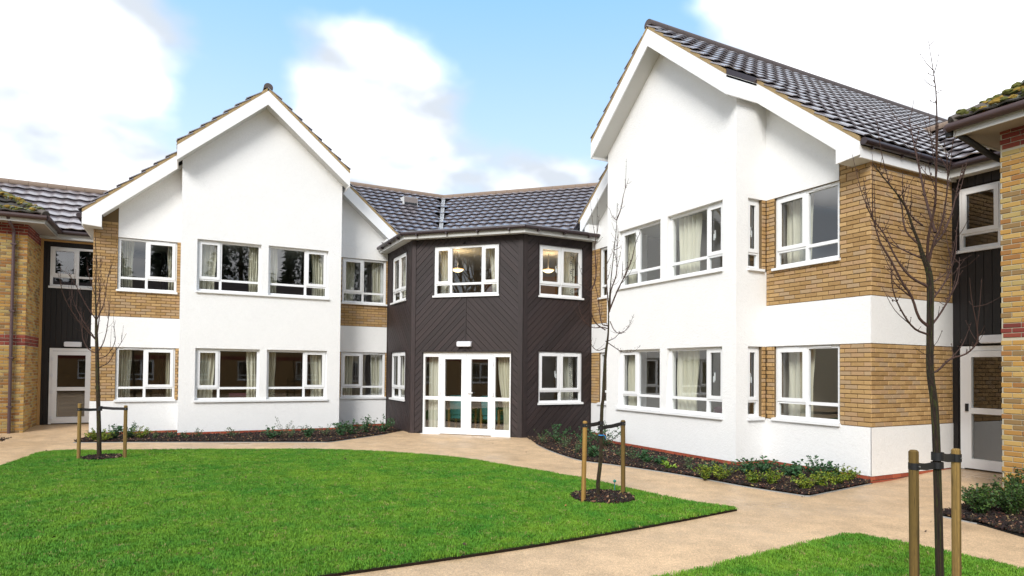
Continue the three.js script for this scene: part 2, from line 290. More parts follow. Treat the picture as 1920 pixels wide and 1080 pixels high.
const leafT = noiseTex(256, (u, v) => { const e = Math.abs(u - 0.84 - 0.06 * Math.sin(v * 31)), k = Math.sin(v * 150 + u * 60) > 0.25 && e < 0.075 + 0.03 * Math.sin(v * 44) ? 0.10 : 0.97; return [k, k * 1.0, k]; });
const M_leafCurtain = mat([0.86, 0.83, 0.70], 0.95, { transmission: 0.3, thickness: 0, side: THREE.DoubleSide, map: leafT });
// a pleated drop, pinched towards its outer side when tied back
function curtain(root, x0, x1, y0, y1, z, label, tie = 0, m = M_curtain, group = 'cream curtains behind the windows') {
  const nx = 44, ny = 16, P = [], U = [], I = [], folds = 3 + Math.floor(rnd() * 3), ph = rr(0, 6), w = x1 - x0;
  for (let j = 0; j <= ny; j++) for (let i = 0; i <= nx; i++) {
    const s = i / nx, t = j / ny, k = 1 - Math.abs(tie) * 0.55 * Math.pow(Math.sin(Math.PI * clamp((1 - t) * 1.15, 0, 1) * 0.5), 2);
    const sx = tie >= 0 ? x0 + w * s * k : x1 - w * (1 - s) * k;
    P.push(sx + 0.008 * Math.sin(t * 7 + s * 9 + ph), y0 + (y1 - y0) * t, z + 0.035 * Math.sin(s * folds * 2 * Math.PI + ph + 0.5 * Math.sin(t * 3 + ph)) + 0.012 * Math.sin(s * folds * 5 * Math.PI + t * 2)); U.push(s, t);
  }
  for (let j = 0; j < ny; j++) for (let i = 0; i < nx; i++) { const a = j * (nx + 1) + i, b = a + nx + 1; I.push(a, a + 1, b, a + 1, b + 1, b); }
  const g = new THREE.BufferGeometry(); g.setAttribute('position', new THREE.Float32BufferAttribute(P, 3)); g.setAttribute('uv', new THREE.Float32BufferAttribute(U, 2)); g.setIndex(I); g.computeVertexNormals();
  const c = mesh('curtain', g, m); tag(c, label, 'curtain', group);
  root.updateMatrixWorld(true); c.applyMatrix4(root.matrixWorld); return c;
}

// ---------------------------------------------------------------- the gabled wings
// local x along the front, y up, z out of the front wall of the middle bay; the middle of the bay is the origin
const Y = { plinth: 0.11, wt: 0.894, lo0: 0.866, lo1: 2.248, band: 3.025, up0: 3.666, up1: 5.04 }, SL = 0.862, APEX = 9.03, AU = -0.04, REC = -0.79, BARGE = 0.365;
const slope = (u) => APEX - SL * Math.abs(u - AU);
function gabledWing(pos, turn, c) {
  const root = thing('gabled_wing', c.label, 'building', pos, turn, 'white rendered gabled wings');
  const list = [], tl = [], B = 2.0, bf = -0.25;
  // middle bay, rendered
  const pair = [[c.w0, c.p0], [c.p1, c.w1]], holes = pair.flatMap(([a, b]) => [[a, b, Y.lo0, Y.lo1], [a, b, Y.up0, Y.up1]]);
  const bay = new GB(); bay.panel(-B, B, Y.plinth, 5.3, bf, 0, holes);
  bay.prism([[-B, 5.3], [B, 5.3], [B, slope(B) - 0.1], [AU, APEX - 0.1], [-B, slope(-B) - 0.1]], bf, 0);
  mesh('bay_wall', bay, M.render, root);
  for (const s of [-1, 1]) {
    const hs = s > 0 && c.sideWindow ? [[0.31, 0.68, Y.lo0, Y.lo1], [0.31, 0.68, Y.up0, Y.up1]] : [], q = new GB();
    // side of the bay: u runs back from the front face
    for (const [a, b, y0, y1] of rects(0.25, -REC + 0.25, Y.plinth, slope(B) - 0.1, hs.length ? [...hs, [0.68, -REC + 0.25, Y.lo0, Y.lo1], [0.68, -REC + 0.25, Y.up0, Y.up1]] : [])) q.box(s > 0 ? B - 0.22 : -B, s > 0 ? B : -B + 0.22, y0, y1, -b, -a);
    mesh('bay_side', q, M.render, root);
    if (hs.length) {
      const bk = new GB(); for (const [a, b] of [[Y.lo0, Y.lo1], [Y.up0, Y.up1]]) bk.box(0.68, -REC, a, b, -0.2, -0.012);
      const bw = at(mesh('brickwork', bk, M.mortarTan, root), B, 0, 0, Math.PI / 2);
      bricks(list, bw, 0.68, -REC, Y.wt, Y.lo1, 0, [], buff, { base: Y.wt, phase: 0.05 }); bricks(list, bw, 0.68, -REC, Y.up0, Y.up1, 0, [], buff, { base: Y.band });
      for (const [a, h] of [[Y.lo0, Y.lo1], [Y.up0, Y.up1]]) makeWindow(root, B, a, -0.31, Math.PI / 2, 0.37, h - a, [{ to: 0.37, sash: true, handle: 1, vent: 0 }]);
    }
  }
  // recessed parts left and right of the bay
  for (const s of [-1, 1]) {
    const E = s < 0 ? c.left : c.right, a = s < 0 ? E : B, b = s < 0 ? -B : E, w0 = s < 0 ? -3.47 + c.sh : 2.15 + c.sh, w1 = w0 + 1.32;
    const hh = [[w0, w1, Y.lo0, Y.lo1], [w0, w1, Y.up0, Y.up1]], top = s < 0 ? (u) => slope(u) - 0.25 : (u) => slope(u) - 0.25;
    const bk = new GB(); const ia = s < 0 ? a + 0.013 : a, ib = s > 0 ? b - 0.013 : b; bk.panel(ia, ib, -0.1, 5.12, REC - 0.25, REC - 0.012, hh); bk.prism(s < 0 ? [[ia, 5.12], [b, 5.12], [b, top(b)], [ia, Math.max(5.13, top(ia))]] : [[a, 5.12], [ib, 5.12], [ib, Math.max(5.13, top(ib))], [a, top(a)]], REC - 0.25, REC - 0.012);
    const wall = mesh('brickwork', bk, M.mortarTan, root);
    const pr = [[w0, w1, Y.lo0, Y.lo1]];
    bricks(list, wall, a, b, Y.wt, Y.lo1, REC, pr, buff, { base: Y.wt }); bricks(list, wall, a, b, Y.band, Y.up1, REC, [[w0, w1, Y.up0, Y.up1]], buff, { base: Y.band, phase: 0.04 });
    if (E === c.brickTop) bricks(list, wall, s < 0 ? a : w1, s < 0 ? w0 : b, Y.up1, 5.42, REC, [], buff, { base: Y.up1 - 0.002, phase: 0.04 });
    const rn = new GB(); rn.panel(a, b, Y.plinth, Y.wt - 0.005, REC - 0.01, REC + 0.004, [[w0, w1, Y.lo0, Y.lo1]]); mesh('render_band', rn, M.render, root);
    const rb = new GB(); rb.box(a, b, Y.lo1 + 0.004, Y.band - 0.004, REC - 0.01, REC + 0.004); mesh('render_band', rb, M.render, root);
    const bt = E === c.brickTop, gu0 = s < 0 && bt ? w0 : a, gu1 = s > 0 && bt ? w1 : b, rp = new GB(); // gable infill over the window
    rp.prism([[gu0, Y.up1], [gu1, Y.up1], [gu1, top(gu1)], [gu0, top(gu0)]], REC - 0.01, REC + 0.004); mesh('render_panel', rp, M.render, root);
    const col = s < 0 ? [{ to: 0.63, sash: false }, { to: 1.32, sash: true, handle: 0 }] : c.sideWindow ? [{ to: 0.66, sash: true }, { to: 1.32, sash: false }] : [{ to: 0.62, sash: true }, { to: 1.32 }];
    for (const [p, q] of [[Y.lo0, Y.lo1], [Y.up0, Y.up1]]) makeWindow(root, w0, p, REC, 0, 1.32, q - p, col, { set: 0.05 });
    if (s === c.returnSide) { // outer return wall towards the link
      const L = 2.33, rk = new GB(); rk.box(0.013, L, -0.1, 5.40, -0.25, -0.012);
      const rw = at(mesh('brickwork', rk, M.mortarTan, root), E, 0, REC, Math.PI / 2);
      bricks(list, rw, 0, L, Y.wt, Y.lo1, 0, [], buff, { base: Y.wt, phase: 0.112 }); bricks(list, rw, 0, L, Y.band, 5.36, 0, [], buff, { base: Y.band, phase: 0.15 });
      for (const [p, t] of [[Y.plinth, Y.wt - 0.005], [Y.lo1 + 0.004, Y.band - 0.004]]) { const rg = new GB(); rg.box(-0.004, L, p, t, -0.01, 0.004); at(mesh('render_band', rg, M.render, root), E, 0, REC, Math.PI / 2); }
      const pk = new GB(); pk.box(0.014, L, -0.08, Y.plinth, -0.1, -0.014); const pw = at(mesh('plinth', pk, M.mortarRed, root), E, 0, REC, Math.PI / 2); bricks(list, pw, 0, L, -0.04, Y.plinth, 0, [], red, { base: -0.04, row: 0.075, name: 'plinth_brick' });
    } else { const sg = new GB(); sg.box(s < 0 ? E : E - 0.2, s < 0 ? E + 0.2 : E, -0.1, 5.3, -3.11, REC - 0.25); mesh('side_wall', sg, M.render, root); }
    const pk = new GB(); pk.box(ia, ib, -0.08, Y.plinth, REC - 0.1, REC - 0.014); const pw = mesh('plinth', pk, M.mortarRed, root); bricks(list, pw, a, b, -0.04, Y.plinth, REC, [], red, { base: -0.04, row: 0.075, name: 'plinth_brick', phase: 0.08 });
  }
  { // plinth of the bay
    const pk = new GB(); pk.box(-B + 0.014, B - 0.014, -0.08, Y.plinth, -0.2, -0.014); const pw = mesh('plinth', pk, M.mortarRed, root); bricks(list, pw, -B, B, -0.04, Y.plinth, 0, [], red, { base: -0.04, row: 0.075, name: 'plinth_brick' });
    const sk = new GB(); sk.box(0.02, -REC, -0.08, Y.plinth, -0.1, -0.014); const sw = at(mesh('plinth', sk, M.mortarRed, root), B, 0, 0, Math.PI / 2); bricks(list, sw, 0, -REC, -0.04, Y.plinth, 0, [], red, { base: -0.04, row: 0.075, name: 'plinth_brick' });
    const sk2 = new GB(); sk2.box(0, -REC - 0.02, -0.08, Y.plinth, -0.1, -0.014); at(mesh('plinth', sk2, M.mortarRed, root), -B, 0, REC, -Math.PI / 2);
  }
  for (const [p, q] of [[Y.lo0, Y.lo1], [Y.up0, Y.up1]]) {
    const wA = c.p0 - c.w0, wB = c.w1 - c.p1;
    makeWindow(root, c.w0, p, 0, 0, wA, q - p, [{ to: c.mA, sash: true, handle: 0 }, { to: wA, vent: 0 }], { set: 0.09 });
    makeWindow(root, c.p1, p, 0, 0, wB, q - p, [{ to: c.mB, vent: 0 }, { to: wB, sash: true, handle: c.sideWindow ? -1 : 0 }], { set: 0.09 });
    const sg = new GB(); sg.box(c.p0 + 0.026, c.p1 - 0.026, p, p + 0.045, -0.1, 0.055); mesh('sill', sg, M.upvc, root);
  }
  // rooms behind the windows: floors, ceilings, back wall, partitions
  const rm = new GB(), x0 = c.left + 0.01, x1 = c.right - 0.01, D = -4.6;
  rm.box(x0, x1, -0.09, 0.05, D, REC - 0.26); rm.box(-B + 0.22, B - 0.22, -0.09, 0.05, REC - 0.26, bf - 0.01);
  mesh('floor', rm, M.carpet, root);
  const cl = new GB(); cl.box(x0, x1, 2.52, 2.78, D, REC - 0.26); cl.box(-B + 0.22, B - 0.22, 2.52, 2.78, REC - 0.26, bf - 0.01); cl.box(x0, x1, 5.12, 5.28, D, REC - 0.26); cl.box(-B + 0.22, B - 0.22, 5.12, 5.28, REC - 0.26, bf - 0.01);
  mesh('ceiling', cl, M.ceiling, root);
  const bw = new GB(); bw.box(x0, x1, 0.05, 5.12, D - 0.15, D); for (const u of [-B, 0, B]) bw.box(u - 0.05, u + 0.05, 0.05, 5.12, D, (u === 0 ? bf : REC) - 0.27); bw.box(x0, x0 + 0.1, 0.05, 5.12, D, -3.1); bw.box(x1 - 0.1, x1, 0.05, 5.12, D, -3.1);
  mesh('partition', bw, M.paint, root);
  // roof: bargeboards, soffits, verges, tiles
  const OV = 0.42, OV2 = REC + 0.40, SE = 2.12, EE = 4.14, bg = new GB();
  const strip = (g, ua, ub, z0, z1, dt, db) => g.prism([[ua, slope(ua) - db], [ub, slope(ub) - db], [ub, slope(ub) - dt], [ua, slope(ua) - dt]], z0, z1);
  for (const s of [-1, 1]) {
    const g = new GB(), end = s < 0 ? c.barge[0] : c.barge[1];
    s < 0 ? strip(g, -SE, AU, OV - 0.03, OV, 0, BARGE) : strip(g, AU, SE, OV - 0.03, OV, 0, BARGE);
    mesh('bargeboard', g, M.barge, root);
    const g2 = new GB(); g2.prism(s > 0 ? [[SE - 0.028, slope(SE) - BARGE], [SE, slope(SE) - BARGE], [SE, slope(SE)], [SE - 0.028, slope(SE)]] : [[-SE, slope(-SE) - BARGE], [-SE + 0.028, slope(-SE) - BARGE], [-SE + 0.028, slope(-SE)], [-SE, slope(-SE)]], OV2, OV - 0.031);
    mesh('bargeboard', g2, M.barge, root);
    const g4 = new GB(), su = s > 0 ? [SE - 0.06, SE + 0.01] : [-SE - 0.01, -SE + 0.06]; g4.box(su[0], su[1], slope(SE) + 0.001, slope(SE) + 0.10, OV2 + 0.003, OV - 0.032); mesh('shadow_gap_strip', g4, M.gutter, root);  // dark bar standing in for the shadow line under the stepped tile edge
    const g3 = new GB();
    if (end) { const E = s * EE, I = s * 3.73, P = [[s * (SE - 0.03), slope(s * (SE - 0.03)) - BARGE], [I, slope(I) - BARGE], [I, 5.18], [E, 5.215], [E, slope(E)], [s * (SE - 0.03), slope(s * (SE - 0.03))]]; g3.prism(s > 0 ? P : P.reverse(), OV2 - 0.03, OV2); }
    else { const I = s * 3.78; s > 0 ? strip(g3, SE - 0.03, I, OV2 - 0.03, OV2, 0, BARGE) : strip(g3, I, -SE + 0.03, OV2 - 0.03, OV2, 0, BARGE); }
    mesh('bargeboard', g3, M.barge, root);
    const sf = new GB(), k = BARGE - 0.03;
    s < 0 ? strip(sf, -SE + 0.03, AU, -0.005, OV - 0.031, k - 0.02, k) : strip(sf, AU, SE - 0.03, -0.005, OV - 0.031, k - 0.02, k);
    const I = s * (end ? 3.73 : 3.78); s < 0 ? strip(sf, I, -B, REC - 0.02, OV2 - 0.031, k - 0.02, k) : strip(sf, B, I, REC - 0.02, OV2 - 0.031, k - 0.02, k);
    if (end) sf.box(Math.min(s * 3.74, s * (EE - 0.02)), Math.max(s * 3.74, s * (EE - 0.02)), 5.19, 5.21, -3.2, OV2 - 0.031);
    if (!end) { const eb = new GB(); eb.box(s > 0 ? 3.42 : -3.62, s > 0 ? 3.62 : -3.42, 5.36, slope(3.5) - BARGE + 0.03, REC + 0.006, OV2 - 0.04); mesh('eaves_box', eb, M.barge, root); }
    mesh('soffit', sf, M.soffit, root);
    if (end) {
      const fg = new GB(), e = s * EE; fg.box(Math.min(e, e - s * 0.025), Math.max(e, e - s * 0.025), 5.18, 5.44, -3.2, OV2 - 0.031); mesh('fascia', fg, M.barge, root);
      const gm = mesh('gutter', new THREE.CylinderGeometry(0.058, 0.058, 2.75, 14), M.gutter, root); gm.rotation.x = Math.PI / 2; gm.position.set(e + s * 0.062, 5.42, OV2 - 0.01 - 1.375);
      for (let i = 0; i < 4; i++) { const b2 = new GB(); b2.box(-0.02, 0.02, -0.075, 0.01, -0.012, 0.012); const bm = mesh('gutter_bracket', b2, M.gutter, root); bm.position.set(e + s * 0.05, 5.40, OV2 - 0.25 - i * 0.8); }
    }
    // deck under the tiles
    const dk = new GB(), e = s * (EE + 0.02); s < 0 ? strip(dk, -SE, AU, c.back, OV - 0.035, 0.012, 0.05) : strip(dk, AU, SE, c.back, OV - 0.035, 0.012, 0.05); s < 0 ? strip(dk, e, -SE, c.back, OV2 - 0.035, 0.012, 0.05) : strip(dk, SE, e, c.back, OV2 - 0.035, 0.012, 0.05);
    const deck = mesh('roof', dk, M.roofUnder, root);
    // mortar bedding along the verges
    const vg = new GB(); s < 0 ? strip(vg, -SE, AU - 0.02, OV - 0.10, OV + 0.002, -0.085, -0.002) : strip(vg, AU + 0.02, SE, OV - 0.10, OV + 0.002, -0.085, -0.002); s < 0 ? strip(vg, end ? -EE : -3.85, -SE - 0.01, OV2 - 0.10, OV2 + 0.002, -0.085, -0.002) : strip(vg, SE + 0.01, end ? EE : 3.85, OV2 - 0.10, OV2 + 0.002, -0.085, -0.002); mesh('verge_mortar', vg, M.verge, root);
    const len = Math.hypot(1, SL), S = V3(-s / len, SL / len, 0), rows = Math.floor((EE + AU * -s + 0.03) * len / TG);
    const full = s === c.tiledSide, U = s > 0 ? V3(0, 0, -1) : V3(0, 0, 1), O = V3(s * (EE + 0.05), slope(s * (EE + 0.05)) + 0.035, s > 0 ? OV + 0.012 : c.back), zEnd = (row) => (EE + 0.05 - (row + 0.5) * TG / len > SE ? OV2 : OV) + 0.014;
    const L0 = [];
    // lay every course from its own verge backwards
    const N = U.clone().cross(S), m4 = new THREE.Matrix4();
    for (let j = 0; j <= rows; j++) {
      const back = full ? c.back : zEnd(j) - 0.95, n = Math.floor((zEnd(j) - back) / TW);
      for (let i = 0; i < n; i++) {
        const zz = s > 0 ? zEnd(j) - i * TW : zEnd(j) - (i + 1) * TW, p = V3(s * (EE + 0.05), slope(s * (EE + 0.05)) + 0.075, zz).addScaledVector(S, j * TG);
        if (!full && s > 0 && Math.abs(p.x) > 3.95 && !end) continue;
        if (c.cut && c.cut(p)) continue; if ((j + 1) * TG > (Math.abs(s * (EE + 0.05) - AU)) * len + 0.03) continue;
        m4.makeBasis(U, S, N).setPosition(p.addScaledVector(N, rr(0, 0.004)));
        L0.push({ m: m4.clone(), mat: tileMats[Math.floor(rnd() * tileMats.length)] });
      }
    }
    tl.push([deck, L0]);
  }
  const all = tl.flatMap(([, l]) => l); // up to 300 tiles of the wing as single pieces
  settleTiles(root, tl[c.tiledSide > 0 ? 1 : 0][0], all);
  ridgeCaps(root, V3(AU, APEX + 0.09, OV), V3(AU, APEX + 0.09, c.back), M.roofRidge);
  settleBricks(root, list);
  return root;
}
const wingA = gabledWing([1.85, 0, -17.888], 0, { label: 'white gabled wing with two pairs of windows beside the leftmost sapling', w0: -1.63, p0: -0.101, p1: 0.079, w1: 1.647, mA: 0.55, mB: 0.97, left: -3.944, right: 3.63, sh: 0.06, brickTop: -3.944, returnSide: 0, barge: [true, false], back: -8, tiledSide: 0, sideWindow: false });
const wingB = gabledWing([8.999, 0, -10.36], -Math.PI / 2, { label: 'tall white gabled wing with steep tiled roof and brick corner on the right', w0: -1.55, p0: -0.091, p1: 0.123, w1: 1.667, mA: 0.62, mB: 1.08, left: -3.79, right: 4.067, sh: 0.04, brickTop: 4.067, returnSide: 1, barge: [false, true], back: -11.5, tiledSide: 1, sideWindow: true,
  cut: (p) => { const x = 8.999 - p.z; return x < 14.67 && x > 11.6 && p.y < 5.45 + 0.6 * (x - 11.85) + 0.03; } });
// ---------------------------------------------------------------- timber-clad entrance between the wings
function clipPoly(P, f) { const out = []; for (let i = 0; i < P.length; i++) { const a = P[i], b = P[(i + 1) % P.length], fa = f(a), fb = f(b); if (fa >= 0) out.push(a); if ((fa > 0 && fb < 0) || (fa < 0 && fb > 0)) { const t = fa / (fa - fb); out.push([mix(a[0], b[0], t), mix(a[1], b[1], t)]); } } return out; }
const area = (P) => Math.abs(P.reduce((s, a, i) => { const b = P[(i + 1) % P.length]; return s + a[0] * b[1] - b[0] * a[1]; }, 0) / 2);
function diagonalBoards(root, O, turn, u0, u1, y0, y1, holes, dir) {
  const cells = rects(u0, u1, y0, y1, holes), pitch = 0.128 * Math.SQRT2, gap = 0.010 * Math.SQRT2, f = (p) => p[1] - dir * p[0], lo = Math.min(f([u0, y0]), f([u1, y0])), hi = Math.max(f([u0, y1]), f([u1, y1]));
  for (let c = Math.floor(lo / pitch) * pitch; c < hi; c += pitch) {
    const polys = [];
    for (const [p, q, r, s] of cells) { let P = [[p, r], [q, r], [q, s], [p, s]]; P = clipPoly(P, (v) => f(v) - c); if (P.length > 2) P = clipPoly(P, (v) => c + pitch - gap - f(v)); if (P.length > 2 && area(P) > 0.0012) polys.push({ P, x0: Math.min(...P.map((v) => v[0])), x1: Math.max(...P.map((v) => v[0])), y0: Math.min(...P.map((v) => v[1])), y1: Math.max(...P.map((v) => v[1])) }); }
    polys.forEach((a, i) => (a.id = i)); for (let k = 0; k < polys.length; k++) for (const a of polys) for (const b of polys) if (a.id < b.id && a.x0 < b.x1 + 1e-4 && b.x0 < a.x1 + 1e-4 && a.y0 < b.y1 + 1e-4 && b.y0 < a.y1 + 1e-4) b.id = a.id;
    for (const id of new Set(polys.map((p) => p.id))) { // an opening cuts a board into lengths of its own
      const set = polys.filter((p) => p.id === id); if (set.reduce((s, p) => s + area(p.P), 0) < 0.004) continue;
      const g = new GB(); for (const p of set) g.prism(p.P, -0.02, 0);
      const k = rr(0, 9), ge = g.geo(), uv = ge.attributes.uv, ps = ge.attributes.position; for (let i = 0; i < uv.count; i++) { const x = ps.getX(i), y = ps.getY(i); uv.setXY(i, (y - dir * x) * 0.707 * 2 + k, (x + dir * y) * 0.707 * 0.5 + k * 1.7); } // grain along the board
      const b = at(mesh('cladding_board', ge, clad[Math.floor(rnd() * clad.length)], root), O[0], 0, O[1], turn); b.translateZ(rr(-0.003, 0.002));
    }
  }
}
const entrance = thing('timber_entrance', 'dark brown timber clad entrance bay with diagonal boards and white double doors', 'building', [6.5465, 0, -15.2685], -Math.PI / 4);
{
  const root = entrance, hw = 1.582, L = 2.29, k = L * Math.SQRT1_2, top = 5.27, post = 0.13;
  const faces = [
    { O: [-hw - k, -k], turn: -Math.PI / 4, L, holes: [[0.47, 1.82, Y.lo0, Y.lo1], [0.47, 1.82, Y.up0, 5.05]], cols: [{ to: 0.675, sash: true }, { to: 1.35, sash: true }], dirs: [[0.05, L - post, -1]] },
    { O: [-hw, 0], turn: 0, L: 2 * hw, holes: [[0.344, 2.852, -0.1, 2.226], [0.664, 2.497, 3.687, 5.056]], cols: [{ to: 0.475, sash: true }, { to: 1.375, vent: 0 }, { to: 1.833, sash: true }], dirs: [[post, hw - 0.02, 1], [hw + 0.02, 2 * hw - post, -1]] },
    { O: [hw, 0], turn: Math.PI / 4, L, holes: [[0.471, 1.819, Y.lo0, Y.lo1], [0.471, 1.819, Y.up0, 5.05]], cols: [{ to: 0.674, sash: true, handle: 1 }, { to: 1.348, sash: true }], dirs: [[post, L - 0.2, 1]] },
  ];
  faces.forEach((f, i) => {
    const g = new GB(); g.panel(0, f.L, -0.06, top, -0.26, -0.021, f.holes); at(mesh('wall', g, M.timberBack, root), f.O[0], 0, f.O[1], f.turn);
    for (const [a, b, d] of f.dirs) diagonalBoards(root, f.O, f.turn, a, b, 0.05, top, f.holes.map((h) => [h[0] - 0.035, h[1] + 0.035, h[2] - 0.01, h[3] + 0.035]), d);
    const posts = i === 1 ? [[0, post], [2 * hw - post, 2 * hw]] : i === 0 ? [[L - post, L], [0, 0.05]] : [[0, post], [L - 0.2, L]];
    for (const [a, b] of posts) { const q = new GB(); q.box(a + 0.002, b - 0.002, 0.02, top, -0.02, 0.014); at(mesh('corner_board', q, clad[Math.floor(rnd() * 3)], root), f.O[0], 0, f.O[1], f.turn); }
    if (i === 1) { const q = new GB(); q.box(hw - 0.018, hw + 0.018, 2.27, 3.67, -0.02, 0.008); q.box(hw - 0.018, hw + 0.018, 5.1, top, -0.02, 0.008); at(mesh('centre_strip', q, clad[2], root), f.O[0], 0, f.O[1], 0); }
    for (const h of f.holes) { // dark reveal boards round the opening
      const q = new GB(), t = 0.03; q.box(h[0] - t, h[0], Math.max(0, h[2]), h[3] + t, -0.24, 0.010); q.box(h[1], h[1] + t, Math.max(0, h[2]), h[3] + t, -0.24, 0.010); q.box(h[0], h[1], h[3], h[3] + t, -0.24, 0.010); at(mesh('opening_trim', q, clad[2], root), f.O[0], 0, f.O[1], f.turn);
    }
    const wins = i === 1 ? [f.holes[1]] : f.holes;
    for (const h of wins) { const p = V3(h[0], h[2], 0).applyAxisAngle(V3(0, 1, 0), f.turn); makeWindow(root, f.O[0] + p.x, h[2], f.O[1] + p.z, f.turn, h[1] - h[0], h[3] - h[2], f.cols, { set: 0.03 }); }
  });
  // glazed double doors with side lights
  const dz = -0.06, X = (t) => t - hw;
  const fr = new GB(); fr.box(X(0.344), X(2.852), 2.16, 2.226, dz - 0.07, dz); for (const [a, b] of [[0.344, 0.395], [0.795, 0.85], [2.352, 2.405], [2.80, 2.852]]) fr.box(X(a), X(b), 0.04, 2.16, dz - 0.07, dz); fr.box(X(0.395), X(0.795), 2.10, 2.16, dz - 0.07, dz - 0.001); fr.box(X(2.405), X(2.80), 2.10, 2.16, dz - 0.07, dz - 0.001);
  for (const [a, b] of [[0.395, 0.795], [2.405, 2.80]]) { fr.box(X(a), X(b), 0.04, 0.20, dz - 0.07, dz - 0.001); fr.box(X(a), X(b), 0.95, 1.04, dz - 0.07, dz - 0.001); }
  const frame = mesh('door_frame', fr, M.upvc, root);
  const sg = new GB(); sg.box(X(0.325), X(0.86), 0.0, 0.045, dz - 0.07, 0.05); sg.box(X(2.34), X(2.87), 0.0, 0.045, dz - 0.07, 0.05); mesh('sill', sg, M.upvc, frame);
  for (const [a, b] of [[0.395, 0.795], [2.405, 2.80]]) for (const [c, d] of [[0.20, 0.95], [1.04, 2.10]]) { const g = new GB(); g.quad([X(a), c, dz - 0.04], [X(b), c, dz - 0.04], [X(b), d, dz - 0.04], [X(a), d, dz - 0.04]); mesh('pane', g, M.glass, frame); }
  for (const [a, b, s] of [[0.853, 1.598, 1], [1.604, 2.349, -1]]) {
    const g = new GB(), st = 0.135, z1 = dz + 0.012, z0 = dz - 0.06; g.box(X(a), X(a + st), 0.05, 2.155, z0, z1); g.box(X(b - st), X(b), 0.05, 2.155, z0, z1); g.box(X(a + st), X(b - st), 0.05, 0.215, z0, z1 - 0.001); g.box(X(a + st), X(b - st), 2.04, 2.155, z0, z1 - 0.001); g.box(X(a + st), X(b - st), 0.93, 1.042, z0, z1 - 0.001);
    const door = mesh('door', g, M.upvc, root);
    for (const [c, d] of [[0.215, 0.93], [1.042, 2.04]]) { const p = new GB(); p.quad([X(a + st), c, dz - 0.03], [X(b - st), c, dz - 0.03], [X(b - st), d, dz - 0.03], [X(a + st), d, dz - 0.03]); mesh('pane', p, M.glass, door); }
    for (const y of [0.25, 1.08, 1.88]) { const h = new GB(), u = s > 0 ? a : b; h.box(X(u) - 0.022, X(u) + 0.022, y, y + 0.10, z1, z1 + 0.022); mesh('hinge', h, M.lampBody, door); }
    if (s < 0) { const h = new GB(); h.box(X(a + 0.045), X(a + 0.085), 0.98, 1.22, z1, z1 + 0.012); h.box(X(a + 0.05), X(a + 0.20), 1.14, 1.165, z1 + 0.035, z1 + 0.055); h.box(X(a + 0.05), X(a + 0.075), 1.14, 1.165, z1 + 0.012, z1 + 0.035); mesh('handle', h, M.upvc, door); }
  }
  // flat roof with fascia and gutter
  const off = (d, b = 0) => { const e = d * Math.tan(Math.PI / 8); return [[-hw - e - k - b, d - k - b], [-hw - e, d], [hw + e, d], [hw + e + k + b, d - k - b]]; };
  const pl = (d) => [...off(d), [hw + k + 0.2, -4.2], [-hw - k - 0.2, -4.2]].map(([x, z]) => [x, z]);
  const rs = new GB(); rs.slab(pl(0.30), 5.385, 5.455); mesh('roof', rs, M.lead, root);
  const so = new GB(); so.slab(pl(0.255), 5.272, 5.292); mesh('soffit', so, M.soffit, root);
  const fa = new GB(), A = off(0.26), Bq = off(0.285); for (let i = 0; i < 3; i++) { const a = A[i], b = A[i + 1], c = Bq[i], d = Bq[i + 1]; fa.quad([c[0], 5.245, c[1]], [d[0], 5.245, d[1]], [d[0], 5.384, d[1]], [c[0], 5.384, c[1]]); fa.quad([b[0], 5.245, b[1]], [a[0], 5.245, a[1]], [a[0], 5.384, a[1]], [b[0], 5.384, b[1]]); fa.quad([a[0], 5.245, a[1]], [b[0], 5.245, b[1]], [d[0], 5.245, d[1]], [c[0], 5.245, c[1]]); }
  mesh('fascia', fa, M.fasciaGrey, root);
  const gp = off(0.335, 0.03);
  for (let i = 0; i < 3; i++) { const a = V3(gp[i][0], 5.385, gp[i][1]), b = V3(gp[i + 1][0], 5.385, gp[i + 1][1]), d = b.clone().sub(a), m = mesh('gutter', new THREE.CylinderGeometry(0.052, 0.052, d.length() + 0.02, 12), M.gutter, root); m.position.copy(a).addScaledVector(d, 0.5); m.quaternion.setFromUnitVectors(V3(0, 1, 0), d.clone().normalize());
    const n = i === 1 ? 4 : 3; for (let j = 0; j < n; j++) { const q = new GB(); q.box(-0.022, 0.022, -0.085, 0.0, -0.06, 0.045); const bm = mesh('gutter_bracket', q, M.gutter, root); bm.position.copy(a).addScaledVector(d, (j + 0.5) / n); bm.rotation.y = [-Math.PI / 4, 0, Math.PI / 4][i]; } }
  // rooms inside
  const plan = [[-hw - k + 0.2, -k - 0.2], [-hw + 0.12, -0.28], [hw - 0.12, -0.28], [hw + k - 0.2, -k - 0.2], [hw + k - 0.2, -4.4], [-hw - k + 0.2, -4.4]];
  const fl = new GB(); fl.slab(plan, -0.08, 0.03); mesh('floor', fl, M.carpet, root);
  const ce = new GB(); ce.slab(plan, 2.5, 2.78); ce.slab(plan, 5.12, 5.2); mesh('ceiling', ce, M.ceiling, root);
  const bw = new GB(); bw.box(-hw - k, hw + k, 0, 5.15, -4.5, -4.35); bw.box(-hw - k - 0.1, -hw - k + 0.2, 0, 5.15, -4.5, -k - 0.05); bw.box(hw + k - 0.2, hw + k + 0.1, 0, 5.15, -4.5, -k - 0.05); mesh('partition', bw, M.paint, root);
  for (const x of [-1.1, 0.6, 2.0]) { const g = new GB(); g.box(x, x + 0.85, 2.79, 4.8, -4.345, -4.30); mesh('inner_door', g, M.doorWood, root); }
}
